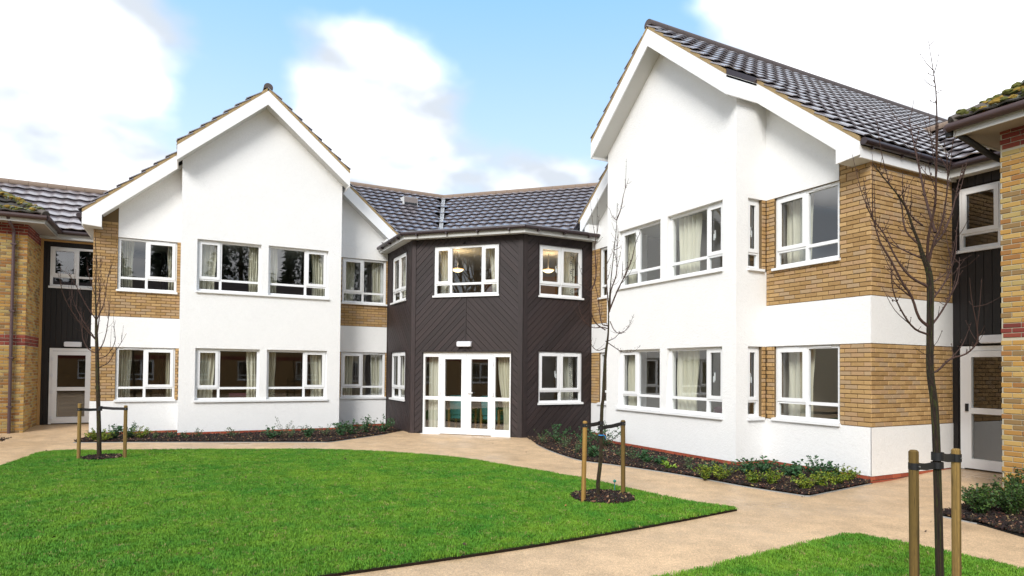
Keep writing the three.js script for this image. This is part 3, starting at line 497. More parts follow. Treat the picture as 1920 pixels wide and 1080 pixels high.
// emergency bulkhead lights (unlit) over the doors
function bulkhead(root, x, y, z, turn, label) {
  const t = thing('bulkhead_light', label, 'light', [0, 0, 0], 0, 'white bulkhead lights over the doors'), s = new THREE.Shape(), w = 0.19, h = 0.058, r = 0.035;
  s.moveTo(-w + r, -h); s.lineTo(w - r, -h); s.quadraticCurveTo(w, -h, w, -h + r); s.lineTo(w, h - r); s.quadraticCurveTo(w, h, w - r, h); s.lineTo(-w + r, h); s.quadraticCurveTo(-w, h, -w, h - r); s.lineTo(-w, -h + r); s.quadraticCurveTo(-w, -h, -w + r, -h);
  const g = new THREE.ExtrudeGeometry(s, { depth: 0.05, bevelEnabled: true, bevelSize: 0.012, bevelThickness: 0.02, bevelSegments: 3 }); mesh('diffuser', g, M.lampBody, t).position.z = 0.03;
  const b = new GB(); b.box(-w - 0.008, w + 0.008, -h - 0.008, h + 0.008, 0, 0.028); mesh('base', b, M.lampBody, t);
  root.updateMatrixWorld(true); t.applyMatrix4(new THREE.Matrix4().makeRotationY(turn).setPosition(x, y, z).premultiply(root.matrixWorld)); return t;
}
bulkhead(entrance, 1.575 - 1.582, 2.435, 0.012, 0, 'white bulkhead light above the double doors of the timber entrance');
// ceiling pendants, lit, seen through the upper windows
for (const [x, y, z, label] of [[6.79, 4.60, -16.44, 'lit bowl lamp behind the wide window above the double doors'], [9.18, 4.64, -15.45, 'lit bowl lamp behind the upper window right of the double doors']]) {
  const t = thing('bowl_lamp', label, 'lamp', [x, y, z], 0, 'lit bowl lamps inside the entrance');
  mesh('bowl', new THREE.LatheGeometry([[0.002, -0.085], [0.07, -0.078], [0.13, -0.05], [0.17, 0.0], [0.165, 0.004], [0.12, -0.03]].map((p) => new THREE.Vector2(...p)), 24), mat([0.9, 0.8, 0.6], 0.5, { emissive: lin(1, 0.78, 0.42), emissiveIntensity: 1.5 }), t);
  mesh('rim', new THREE.TorusGeometry(0.168, 0.012, 8, 28).rotateX(Math.PI / 2), mat([0.5, 0.3, 0.1], 0.4, { emissive: lin(1, 0.45, 0.1), emissiveIntensity: 0.4 }), t);
  mesh('stem', new THREE.CylinderGeometry(0.012, 0.012, 0.5, 8).translate(0, 0.25, 0), M.steel, t);
  const l = new THREE.PointLight(new THREE.Color(1, 0.72, 0.42), 0.4); l.position.set(0, 0.1, 0); l.castShadow = true; l.shadow.radius = 4; t.add(l);
}

// ---------------------------------------------------------------- main wing whose roof shows above the entrance
function valley(root, a, b, A, Bv, m = M.lead) { const g = new GB(), w = m === M.valleyPale ? 0.075 : 0.13; for (const v of [A, Bv]) { const p = a.clone().addScaledVector(v, w), q = b.clone().addScaledVector(v, w); g.quad(a.toArray(), b.toArray(), q.toArray(), p.toArray()); g.quad(p.toArray(), q.toArray(), b.toArray(), a.toArray()); } return mesh('valley_lining', g, m, root); }
const mainWing = thing('main_wing', 'low tiled roof with a pale valley and square vent behind the timber entrance', 'building', [8, 0, -20]);
{
  const o = V3(8, 0, -20), P = (x, y, z) => V3(x, y, z).sub(o), MS = 0.65, len = Math.hypot(1, MS), D = 4.62, e0 = 5.45, yt = e0 + MS * D, q = Math.SQRT1_2;
  const V0 = V3(6.99, e0, -18.45), V1 = V3(8.904, yt, -23.07), R1 = V3(2.2, yt, -23.07), R2 = V1.clone().add(V3(q * 7.5, 0, q * 7.5)), E1 = V3(5.35, e0, -18.45), E2 = V0.clone().add(V3(q * 7.5, 0, q * 7.5));
  const dk = new GB(), f = (...v) => dk.quad(...v.map((p) => p.clone().sub(o).toArray())); f(E1, V0, V1, R1); f(V0, E2, R2, V1);
  const bk = (p, n) => p.clone().add(n); f(R1, V1, bk(V1, V3(1.6, -2.5, -3.9)), bk(R1, V3(0, -2.5, -3.9))); f(V1, R2, bk(R2, V3(3.9 * q, -2.5, -3.9 * q)), bk(V1, V3(1.6, -2.5, -3.9)));
  const roof = mesh('roof', dk, M.roofUnder, mainWing), list = [];
  const S1 = V3(0, MS / len, -1 / len), S2 = V3(q / len, MS / len, -q / len);
  const aRoof = (p) => 9.03 - SL * Math.abs(p.x - 1.81), bRoof = (p) => p.x > 8.4 ? 9.03 - SL * Math.abs(p.z + 10.40) : -9;
  const lay = (O, U, S, from, n, keep) => tiles(list, mainWing, O.clone().sub(o).add(V3(0, 0.05, 0)), U, S, from, n, 16, (u, s) => { const p = O.clone().addScaledVector(U, u).addScaledVector(S, s); return s < D * len - 0.05 && keep(u, s / len / D) && aRoof(p) < p.y + 0.1 && bRoof(p) < p.y + 0.15; });
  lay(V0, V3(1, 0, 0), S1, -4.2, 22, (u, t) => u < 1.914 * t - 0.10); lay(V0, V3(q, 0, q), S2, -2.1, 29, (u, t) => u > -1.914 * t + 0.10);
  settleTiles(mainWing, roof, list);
  valley(mainWing, V0.clone().sub(o).add(V3(0, 0.10, 0.0)), V1.clone().sub(o).add(V3(0, 0.10, 0)), V3(-1, 0.0, 0), V3(q, 0, q), M.valleyPale);
  ridgeCaps(mainWing, R1.clone().sub(o).add(V3(0, 0.05, 0)), V1.clone().sub(o).add(V3(0, 0.05, 0)), M.ridgeBuff); ridgeCaps(mainWing, V1.clone().sub(o).add(V3(0, 0.05, 0)), R2.clone().sub(o).add(V3(0, 0.05, 0)), M.ridgeBuff);
  const wl = new GB(); wl.box(-5, 6.5, 0, 5.4, -6, -5.7); mesh('wall', wl, M.paint, mainWing);
  // square roof vent
  const vt = mesh('roof_vent', (() => { const g = new GB(); g.prism([[-0.16, -0.16], [0.24, 0.16], [0.24, 0.20], [-0.18, 0.16], [-0.18, -0.14]], -0.26, 0.26); return g; })(), M.ventGrey, mainWing); vt.position.copy(P(7.13, 7.82, -21.93)); vt.rotation.y = Math.PI / 2;
  const fp = new GB(); fp.box(-0.186, -0.181, -0.03, 0.15, -0.25, 0.25); mesh('front_panel', fp, M.ventFront, vt); const lv = new GB(); lv.box(-0.186, -0.181, -0.14, -0.04, -0.24, 0.24); mesh('louvre', lv, M.black, vt);
  const fl = new GB(); fl.box(-0.34, 0.34, -0.012, 0.0, -0.38, 0.38); const fm = mesh('flashing', fl, M.lead, vt); fm.rotation.z = Math.atan(MS); fm.position.set(0, -0.04, 0);
}

// ---------------------------------------------------------------- dark timber links to the older buildings
function link(pos, turn, c) {
  const root = thing('link_building', c.label, 'building', pos, turn, 'dark timber links'), h = [[c.d0, c.d0 + 1.0, -0.2, 2.25], [c.w0, c.w0 + 1.28, 3.89, 5.03]], W = c.width, list = [];
  const g = new GB(); g.panel(0, W, -0.1, 5.3, -0.25, -0.02, h); mesh('wall', g, M.timberBack, root);
  for (let u = 0.0, i = 0; u < W - 0.02; u += 0.125, i++) { const q = new GB(); for (const [a, b, y0, y1] of rects(u, Math.min(W, u + 0.117), -0.05, 5.3, h.map((r) => [Math.max(0, r[0] - 0.03), r[1] + 0.03, r[2], r[3] + 0.03]))) q.box(a, b, y0, y1, -0.02, 0); if (q.p.length) mesh('cladding_board', q, darkClad[i % 3], root); }
  makeWindow(root, c.w0, 3.89, 0, 0, 1.28, 1.14, [{ to: 0.62, sash: true }, { to: 1.28 }], { set: 0.02, transom: 0.33 });
  // glazed door
  const fr = new GB(), X = c.d0, b = c.base, z1 = -0.02; fr.box(X, X + 0.06, b, 2.25, z1 - 0.07, z1); fr.box(X + 0.94, X + 1.0, b, 2.25, z1 - 0.07, z1); fr.box(X + 0.06, X + 0.94, 2.17, 2.25, z1 - 0.07, z1 - 0.001); const df = mesh('door_frame', fr, M.upvc, root);
  const lg = new GB(), a = X + 0.062, e = X + 0.938, st = 0.115; lg.box(a, a + st, b + 0.02, 2.165, z1 - 0.06, z1 + 0.012); lg.box(e - st, e, b + 0.02, 2.165, z1 - 0.06, z1 + 0.012); lg.box(a + st, e - st, b + 0.02, b + 0.19, z1 - 0.06, z1 + 0.011); lg.box(a + st, e - st, 2.06, 2.165, z1 - 0.06, z1 + 0.011); lg.box(a + st, e - st, 1.08, 1.18, z1 - 0.06, z1 + 0.011);
  const dm = mesh('door', lg, M.upvc, root);
  for (const [y0, y1] of [[b + 0.19, 1.08], [1.18, 2.06]]) { const p = new GB(); p.quad([a + st, y0, z1 - 0.03], [e - st, y0, z1 - 0.03], [e - st, y1, z1 - 0.03], [a + st, y1, z1 - 0.03]); mesh('pane', p, M.glass, dm); }
  for (const y of c.hinges) { const q = new GB(); q.box(X + 0.035, X + 0.085, y, y + 0.09, z1 + 0.01, z1 + 0.034); mesh('hinge', q, M.lampBody, dm); }
  if (c.lock) { const q = new GB(); q.box(a + 0.03, a + 0.075, 1.12, 1.25, z1 + 0.012, z1 + 0.04); mesh('lock', q, M.black, dm); }
  if (c.trim) { const q = new GB(); q.box(-0.005, 0.06, 0.02, 5.3, 0.001, 0.03); mesh('trim_strip', q, M.tanWood, root); const q2 = new GB(); q2.box(0.06, W, 5.16, 5.21, 0.001, 0.03); mesh('trim_strip', q2, M.tanWood, root); }
  // eaves and roof
  const S0 = c.slope, len = Math.hypot(1, S0), x0 = c.roof[0], x1 = c.roof[1], D = c.depth;
  const so = new GB(); so.box(x0, x1, 5.225, 5.245, 0, 0.20); mesh('soffit', so, M.soffit, root); const fa = new GB(); fa.box(x0, x1, 5.215, 5.40, 0.20, 0.225); mesh('fascia', fa, M.fasciaGrey, root);
  const gm = mesh('gutter', new THREE.CylinderGeometry(0.06, 0.06, x1 - x0, 12), M.gutter, root); gm.rotation.z = Math.PI / 2; gm.position.set((x0 + x1) / 2, 5.39, 0.285);
  const dk = new GB(); dk.quad([x0, 5.43, 0.26], [c.deck, 5.43, 0.26], [c.deck, 5.43 + S0 * D, 0.26 - D], [x0, 5.43 + S0 * D, 0.26 - D]); dk.quad([x0, 5.43 + S0 * D, 0.26 - D], [c.deck, 5.43 + S0 * D, 0.26 - D], [c.deck, 5.4, 0.26 - 2 * D], [x0, 5.4, 0.26 - 2 * D]); const roof = mesh('roof', dk, M.roofUnder, root);
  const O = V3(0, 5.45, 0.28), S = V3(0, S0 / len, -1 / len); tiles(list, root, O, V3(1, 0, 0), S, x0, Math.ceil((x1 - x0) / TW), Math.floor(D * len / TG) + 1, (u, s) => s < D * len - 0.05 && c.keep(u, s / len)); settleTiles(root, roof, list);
  ridgeCaps(root, V3(c.ridge[0], 5.48 + S0 * D, 0.26 - D), V3(c.ridge[1], 5.48 + S0 * D, 0.26 - D), M.ridgeBuff);
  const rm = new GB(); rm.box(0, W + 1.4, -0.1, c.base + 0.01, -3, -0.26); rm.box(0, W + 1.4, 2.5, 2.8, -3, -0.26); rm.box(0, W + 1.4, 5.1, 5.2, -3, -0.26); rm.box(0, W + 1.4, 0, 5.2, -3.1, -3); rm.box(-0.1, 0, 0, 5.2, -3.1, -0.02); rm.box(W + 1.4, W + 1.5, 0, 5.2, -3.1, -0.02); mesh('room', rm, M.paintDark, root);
  if (c.valley) c.valley(root);
  bulkhead(root, c.lamp, 2.36, 0.002, 0, c.lampLabel);
  return root;
}
const linkL = link([-3.53, 0, -21], 0, { label: 'narrow dark timber link with glazed door beside the left brick building', width: 1.45, d0: 0.24, w0: 0.21, base: 0.17, hinges: [0.3, 1.0, 1.9, 1.45], trim: true, slope: 0.84, depth: 1.80, roof: [-4.2, 1.9], deck: 5, ridge: [-4.2, 3.5], lamp: 0.77, keep: (u) => u < 2.2, lampLabel: 'white bulkhead light above the glazed door at the far left' });
const linkR = link([12.117, 0, -6.293], -Math.PI / 2, { label: 'narrow dark timber link with glazed door behind the rightmost sapling', width: 1.53, d0: 0.11, w0: 0.11, base: 0.11, hinges: [], lock: true, slope: 0.6, depth: 2.82, roof: [0.06, 2.6], deck: 2.6, ridge: [-1.9, 2.6], lamp: 0.66, keep: () => true, lampLabel: 'white bulkhead light above the glazed door at the far right',
  valley: (root) => { // roof surface that climbs against the gabled wing, and the lead between them
    const dk = new GB(), S0 = 0.6, D = 2.82, ub = (y) => 6.293 - 10.40 - (y - 9.03) / SL * 1, pts = [], O = V3(0, 5.45, 0.28), len = Math.hypot(1, S0), list = [];
    const uB = (d) => -(10.40 - 6.293) + (9.03 - (5.45 + S0 * d)) / SL; // where the gabled roof stands at that height
    const a = V3(uB(0), 5.45, 0.28), b = V3(uB(D), 5.45 + S0 * D, 0.28 - D);
    dk.quad([a.x, a.y - 0.02, a.z], [0.1, 5.43, 0.26], [0.1, 5.43 + S0 * D, 0.26 - D], [b.x, b.y - 0.02, b.z]); const r = mesh('roof', dk, M.roofUnder, root);
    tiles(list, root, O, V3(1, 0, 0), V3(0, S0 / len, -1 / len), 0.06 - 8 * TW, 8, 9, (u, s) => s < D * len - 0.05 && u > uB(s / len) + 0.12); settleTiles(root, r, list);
    valley(root, a.clone().add(V3(0, 0.06, 0.02)), b.clone().add(V3(0, 0.06, 0)), V3(1, 0, 0), V3(-0.3, 0.1, -1).normalize(), M.valleyBuff);
  } });

// ---------------------------------------------------------------- older buff brick buildings left and right
function mossPatch(root, a, b, n, w, sd) { // tufts of moss along a roof edge
  const gs = [[], [], []]; for (let i = 0; i < n; i++) { const t = rnd(), p = a.clone().lerp(b, t).add(V3(rr(-w, w), rr(-0.02, 0.05), rr(-w, w))), r = rr(0.025, 0.075), g = new THREE.IcosahedronGeometry(r, 1); const q = g.attributes.position; for (let k = 0; k < q.count; k++) { const s = 1 + 0.5 * noise.noise(q.getX(k) * 40 + i, q.getY(k) * 40, q.getZ(k) * 40); q.setXYZ(k, q.getX(k) * s + p.x, q.getY(k) * s * 0.6 + p.y, q.getZ(k) * s + p.z); } g.computeVertexNormals(); gs[rnd() < 0.5 ? 0 : rnd() < 0.5 ? 1 : 2].push(g); }
  gs.forEach((l, i) => { if (l.length) stuff(mesh('moss', mergeGeometries(l), [M.moss, M.mossOchre, M.mossGrey][i], root)); });
}
function oldBuilding(pos, turn, c) {
  const root = thing('brick_building', c.label, 'building', pos, turn, 'older buff brick buildings'), list = [], L = c.len, s = c.side; // corner at u = 0, front runs towards s
  const u0 = s < 0 ? -L : 0, u1 = s < 0 ? 0 : L, band = c.band;
  const g = new GB(); g.box(s < 0 ? u0 : 0.013, s < 0 ? -0.013 : u1, -0.1, 5.35, -0.3, -0.012); const w = mesh('brickwork', g, M.mortarPale, root);
  const v0 = s < 0 ? -2.6 : 0, v1 = s < 0 ? 0 : 2.6, row = 0.0751;
  const lay = (par, a, b, ph) => { bricks(list, par, a, b, 0, band[0], 0, [], stock, { base: 0, row, phase: ph }); bricks(list, par, a, b, band[0], band[1], 0, [], darkRed, { base: band[0], row: (band[1] - band[0]) / 3, phase: ph }); bricks(list, par, a, b, band[1], 5.0, 0, [], stock, { base: band[1], row, phase: ph }); bricks(list, par, a, b, 5.0, 5.3, 0, [], darkRed, { base: 5.0, row, phase: ph }); };
  lay(w, v0, v1, 0.03);
  const rg = new GB(); rg.box(s < 0 ? 0.013 : 0, s < 0 ? 1.75 : 1.737, -0.1, 5.35, -0.3, -0.012); const rw = at(mesh('brickwork', rg, M.mortarPale, root), 0, 0, s < 0 ? -0.0 : -1.75, s < 0 ? Math.PI / 2 : -Math.PI / 2);
  if (s < 0) lay(rw, 0, 1.62, 0.14);
  const pl = new GB(); pl.box(v0, v1, -0.06, 0.07, -0.1, 0.004); mesh('plinth', pl, red[0], root);
  settleBricks(root, list);
  // eaves, gutter, hipped roof
  const o = 0.40, x0 = s < 0 ? u0 : -o, x1 = s < 0 ? o : u1, so = new GB(); so.box(x0, x1, 5.27, 5.29, -2.2, o - 0.03); mesh('soffit', so, M.soffitBrown, root);
  const fa = new GB(); fa.box(x0, x1, 5.26, 5.40, o - 0.03, o); fa.box(s < 0 ? o - 0.03 : -o, s < 0 ? o : -o + 0.03, 5.26, 5.40, -2.2, o - 0.031); mesh('fascia', fa, M.fasciaGrey, root);
  const gm = mesh('gutter', new THREE.CylinderGeometry(0.062, 0.062, x1 - x0 + 0.1, 12), M.gutterBrown, root); gm.rotation.z = Math.PI / 2; gm.position.set((x0 + x1) / 2, 5.40, o + 0.06);
  const g2 = mesh('gutter', new THREE.CylinderGeometry(0.062, 0.062, 2.4, 12), M.gutterBrown, root); g2.rotation.x = Math.PI / 2; g2.position.set(s < 0 ? o + 0.06 : -o - 0.06, 5.40, o - 1.15);
  const S0 = 0.56, D = 3.0, e = o + 0.02, C = [s < 0 ? e : -e, 5.42, e], R = [C[0] + s * D, 5.42 + S0 * D, e - D], far = s < 0 ? u0 : u1, dk = new GB();
  const q4 = (a, b, c2, d) => { dk.quad(a, b, c2, d); }; q4([far, 5.42, e], C, R, [far, R[1], R[2]]); q4([C[0], C[1], C[2]], [C[0], 5.42, e - 2 * D], [C[0], 5.42, e - 2 * D], R); q4([far, R[1], R[2]], R, [C[0], 5.42, e - 2 * D], [far, 5.42, e - 2 * D]);
  const roof = mesh('roof', dk, M.roofUnder, root), tl = [], len = Math.hypot(1, S0);
  tiles(tl, root, V3(s < 0 ? C[0] - 3.6 : C[0], 5.44, e + 0.03), V3(1, 0, 0), V3(0, S0 / len, -1 / len), 0, 12, 9, (u, t) => s < 0 ? 3.6 - u > t / len - 0.05 : u > t / len - 0.05, oldTile); settleTiles(root, roof, tl);
  ridgeCaps(root, V3(C[0], 5.47, C[2]), V3(R[0], R[1] + 0.05, R[2]), M.hip, 0.10);
  mossPatch(root, V3(C[0] + s * 0.1, 5.56, C[2] - 0.1), V3(C[0] + s * 1.5, 5.56 + S0 * 1.4, C[2] - 1.4), 260, 0.07); mossPatch(root, V3(C[0] + s * 0.3, 5.55, C[2] - 0.1), V3(C[0] + s * 2.2, 5.62, C[2] - 0.25), 160, 0.08);
  for (const [a, b, y0, y1] of c.windows ?? []) { // windows out of the frame, seen mirrored in the glass opposite
    makeWindow(root, a, y0, 0.02, 0, b - a, y1 - y0, [{ to: (b - a) / 2, sash: true }, { to: b - a }], { set: 0.0 });
    const dkp = new GB(); dkp.box(a + 0.03, b - 0.03, y0 + 0.06, y1 - 0.03, -0.011, -0.005); mesh('blind', dkp, M.black, root);
  }
  return root;
}
const rows = (us, w) => us.flatMap((u) => [[u, u + w, 0.87, 2.25], [u, u + w, 3.67, 4.9]]);
const oldL = oldBuilding([-3.53, 0, -19.4], 0, { label: 'buff brick building with red band and brown downpipe at the left edge', side: -1, len: 8, band: [2.257, 2.522] });
const oldR = oldBuilding([10.4, 0, -4.77], -Math.PI / 2, { label: 'buff brick building with mossy roof at the right edge', side: 1, len: 15, band: [2.285, 2.495], windows: rows([3.4, 6.6, 9.8], 1.5) });
{ // downpipe on the left building
  const t = thing('downpipe', 'brown plastic downpipe on the brick building at the left edge', 'downpipe', [-3.80, 0, -19.33]);
  mesh('pipe', tube([V3(-0.05, 5.36, 0.30), V3(-0.03, 5.22, 0.26), V3(0, 5.08, 0.02), V3(0, 4.9, 0), V3(0, 2.5, 0), V3(0, 0.05, 0)], [0.036, 0.036, 0.036], 12), M.pipe, t);
  for (const y of [4.75, 3.1, 1.95, 0.75]) { const g = new GB(); g.box(-0.055, 0.055, y - 0.02, y + 0.02, -0.06, 0.045); mesh('bracket', g, M.pipe, t); }
  mesh('hopper', new THREE.CylinderGeometry(0.06, 0.045, 0.14, 12).translate(-0.05, 5.36, 0.30), M.gutterBrown, t);
  const u = thing('downpipe', 'dark swan-neck pipe under the mossy eaves at the right edge', 'downpipe', [10.0, 0, -4.95]);
  mesh('pipe', tube([V3(0.02, 5.38, -0.28), V3(0.15, 5.20, -0.1), V3(0.55, 5.0, 0.02), V3(0.95, 4.93, 0.1)], [0.045, 0.045], 10), M.black, u); mesh('hopper', new THREE.CylinderGeometry(0.07, 0.05, 0.16, 12).translate(0.02, 5.36, -0.28), M.black, u);
}

// ---------------------------------------------------------------- ground
const rampY = (x, z) => 0.155 * sstep(17.3, 20.8, -z) * sstep(-1.9, -2.3, x) + 0.10 * sstep(9.9, 11.9, x) * sstep(-6.8, -6.2, z) + 0.035 * sstep(14.6, 17.6, x - z) * sstep(4.5, 5.5, x) * sstep(19, 17, -z) * sstep(20, 21, x - z);
structure(mesh('ground', new THREE.CircleGeometry(900, 64).rotateX(-Math.PI / 2).translate(0, -0.12, 0), mat([0.07, 0.085, 0.035], 0.95)));
{
  const x0 = -16, x1 = 14, z0 = -24, z1 = 12, n = 150, m = 180, P = [], U = [], I = [];
  for (let j = 0; j <= m; j++) for (let i = 0; i <= n; i++) { const x = mix(x0, x1, i / n), z = mix(z0, z1, j / m); P.push(x, rampY(x, z) + 0.004 * fbm(x * 0.5, z * 0.5, 2, 3), z); U.push(x, z); }
  for (let j = 0; j < m; j++) for (let i = 0; i < n; i++) { const a = j * (n + 1) + i, b = a + n + 1; I.push(a, b, a + 1, b, b + 1, a + 1); }
  const g = new THREE.BufferGeometry(); g.setAttribute('position', new THREE.Float32BufferAttribute(P, 3)); g.setAttribute('uv', new THREE.Float32BufferAttribute(U, 2)); g.setIndex(I); g.computeVertexNormals();
  const gravel = noiseTex(1024, (u, v) => { const k = 0.775 + 0.16 * (n256(u, v) - 0.5) + 0.18 * (n256(v * 2 % 1, u * 2 % 1) - 0.5) + 0.05 * (n64(u, v) - 0.5) + 0.06 * (n16(u, v) - 0.5) + 0.07 * (n8(u, v) - 0.5), s = n256(u * 3 % 1, v * 3 % 1) > 0.90 ? 0.78 : 1; return [k * 1.0 * s, k * 0.855 * s, k * 0.68 * s]; }, true);
  const damp = noiseTex(512, (u, v) => 0.62 + 0.55 * (n8(u, v) - 0.5) + 0.30 * (n16(u, v) - 0.5) + 0.12 * (n64(u, v) - 0.5));
  structure(mesh('path', g, mat([1, 1, 1], 0.85, { map: rep(gravel, 0.5), roughnessMap: rep(damp, 0.11), bumpMap: rep(grainT, 0.7), bumpScale: 0.004 })));
}
const inside = (P, x, z) => { let c = false; for (let i = 0, j = P.length - 1; i < P.length; j = i++) { const [a, b] = P[i], [e, f] = P[j]; if ((b > z) !== (f > z) && x < (e - a) * (z - b) / (f - b) + a) c = !c; } return c; };
function smooth(pts, sub = 6) { const c = new THREE.CatmullRomCurve3(pts.map(([x, z]) => V3(x, 0, z)), false, 'centripetal'); return c.getPoints((pts.length - 1) * sub).map((p) => [p.x, p.z]); }
function sheet(P, y, cell, wob, uvk = 1) { // polygon filled with a fine wavy grid plus a vertical edge
  const xs = P.map((p) => p[0]), zs = P.map((p) => p[1]), g = new GB(), h = (x, z) => y + wob * fbm(x * 2.3, z * 2.3, 4, 3), x0 = Math.min(...xs), z0 = Math.min(...zs), n = Math.ceil((Math.max(...xs) - x0) / cell), m = Math.ceil((Math.max(...zs) - z0) / cell);
  for (let i = 0; i < n; i++) for (let j = 0; j < m; j++) {
    let c = [[x0 + i * cell, z0 + j * cell], [x0 + (i + 1) * cell, z0 + j * cell], [x0 + (i + 1) * cell, z0 + (j + 1) * cell], [x0 + i * cell, z0 + (j + 1) * cell]];
    const k = c.filter((p) => inside(P, ...p)).length; if (k < 4) continue;
    const v = c.map(([x, z]) => [x, h(x, z), z]); g.quad(v[3], v[2], v[1], v[0]);
  }
  // rim strip between the grid and the true outline
  const f = THREE.ShapeUtils.triangulateShape(P.map((p) => new THREE.Vector2(...p)), []); for (const t of f) { const v = t.map((i) => [P[i][0], y - wob - 0.004, P[i][1]]); const cr = (v[1][0] - v[0][0]) * (v[2][2] - v[0][2]) - (v[1][2] - v[0][2]) * (v[2][0] - v[0][0]); const w = cr > 0 ? [v[0], v[2], v[1]] : v; g.tri(w[0], w[1], w[2], [w[0][0], w[0][2]], [w[1][0], w[1][2]], [w[2][0], w[2][2]]); }
  for (let i = 0; i < P.length; i++) { const a = P[i], b = P[(i + 1) % P.length]; g.quad([a[0], -0.03, a[1]], [b[0], -0.03, b[1]], [b[0], y - wob - 0.004, b[1]], [a[0], y - wob - 0.004, a[1]]); }
  return g.geo();
}
const grassT = noiseTex(512, (u, v) => { const k = 0.62 + 0.35 * (n128(u, v) - 0.5) + 0.3 * (n256(u, v) - 0.5), y = n16(u, v) * 0.5 + n32(u, v) * 0.5; return [k * (0.34 + 0.14 * y), k * 0.74, k * 0.13]; }, true);
const M_turf = mat([0.55, 0.6, 0.5], 0.95, { map: rep(grassT, 0.6), bumpMap: rep(grainT, 2), bumpScale: 0.02 });
const lawn1 = [...smooth([[1.0, -5.43], [1.25, -5.43], [2.51, -5.44], [3.77, -5.51], [4.96, -5.62], [6.24, -5.78]], 5), ...smooth([[6.22, -5.86], [6.01, -6.3], [5.85, -7.21], [5.67, -8.45], [5.23, -10.02], [4.77, -11.39], [4.04, -12.47], [3.43, -13.09], [2.57, -13.75], [1.56, -14.18], [0.4, -14.69], [-1.4, -15.28], [-2.3, -15.62], [-2.52, -15.5], [-2.59, -15.02], [-2.68, -14.23], [-2.78, -13.6], [-3.1, -12], [-3.9, -8.5], [-4.2, -5.43]], 6)];
const lawn2 = [...smooth([[-4.2, -4.12], [0, -4.05], [3.88, -4.13], [5.0, -4.24], [6.32, -4.33]], 5), ...smooth([[6.43, -4.25], [6.51, -3.93], [6.59, -3.46], [6.63, -2.87], [6.6, -1], [6.3, 3], [-4.2, 3]], 5)];
structure(mesh('lawn', sheet(lawn1, 0.036, 0.14, 0.006), M_turf)); structure(mesh('lawn', sheet(lawn2, 0.036, 0.14, 0.006), M_turf));
for (const [P, label] of [[lawn1, 'dark cut soil edge of the large lawn'], [lawn2, 'dark cut soil edge of the small corner lawn']]) { // turf edge, ragged soil
  const g = new GB(), o = (i) => { const a = P[(i + P.length - 1) % P.length], b = P[(i + 1) % P.length], d = Math.hypot(b[0] - a[0], b[1] - a[1]), k = 0.006 + 0.004 * noise.noise(P[i][0] * 9, P[i][1] * 9, 3); return [P[i][0] - (b[1] - a[1]) / d * k, P[i][1] + (b[0] - a[0]) / d * k]; };
  for (let i = 0; i < P.length; i++) { const j = (i + 1) % P.length, a = o(i), b = o(j), y = 0.026; for (const [c, e] of [[a, b], [b, a]]) g.quad([c[0], -0.02, c[1]], [e[0], -0.02, e[1]], [e[0], y, e[1]], [c[0], y, c[1]]); g.quad([a[0], y, a[1]], [b[0], y, b[1]], [P[j][0], y, P[j][1]], [P[i][0], y, P[i][1]]); }
  structure(mesh('lawn_edge', g, M.soilEdge)).userData.label = label;
}
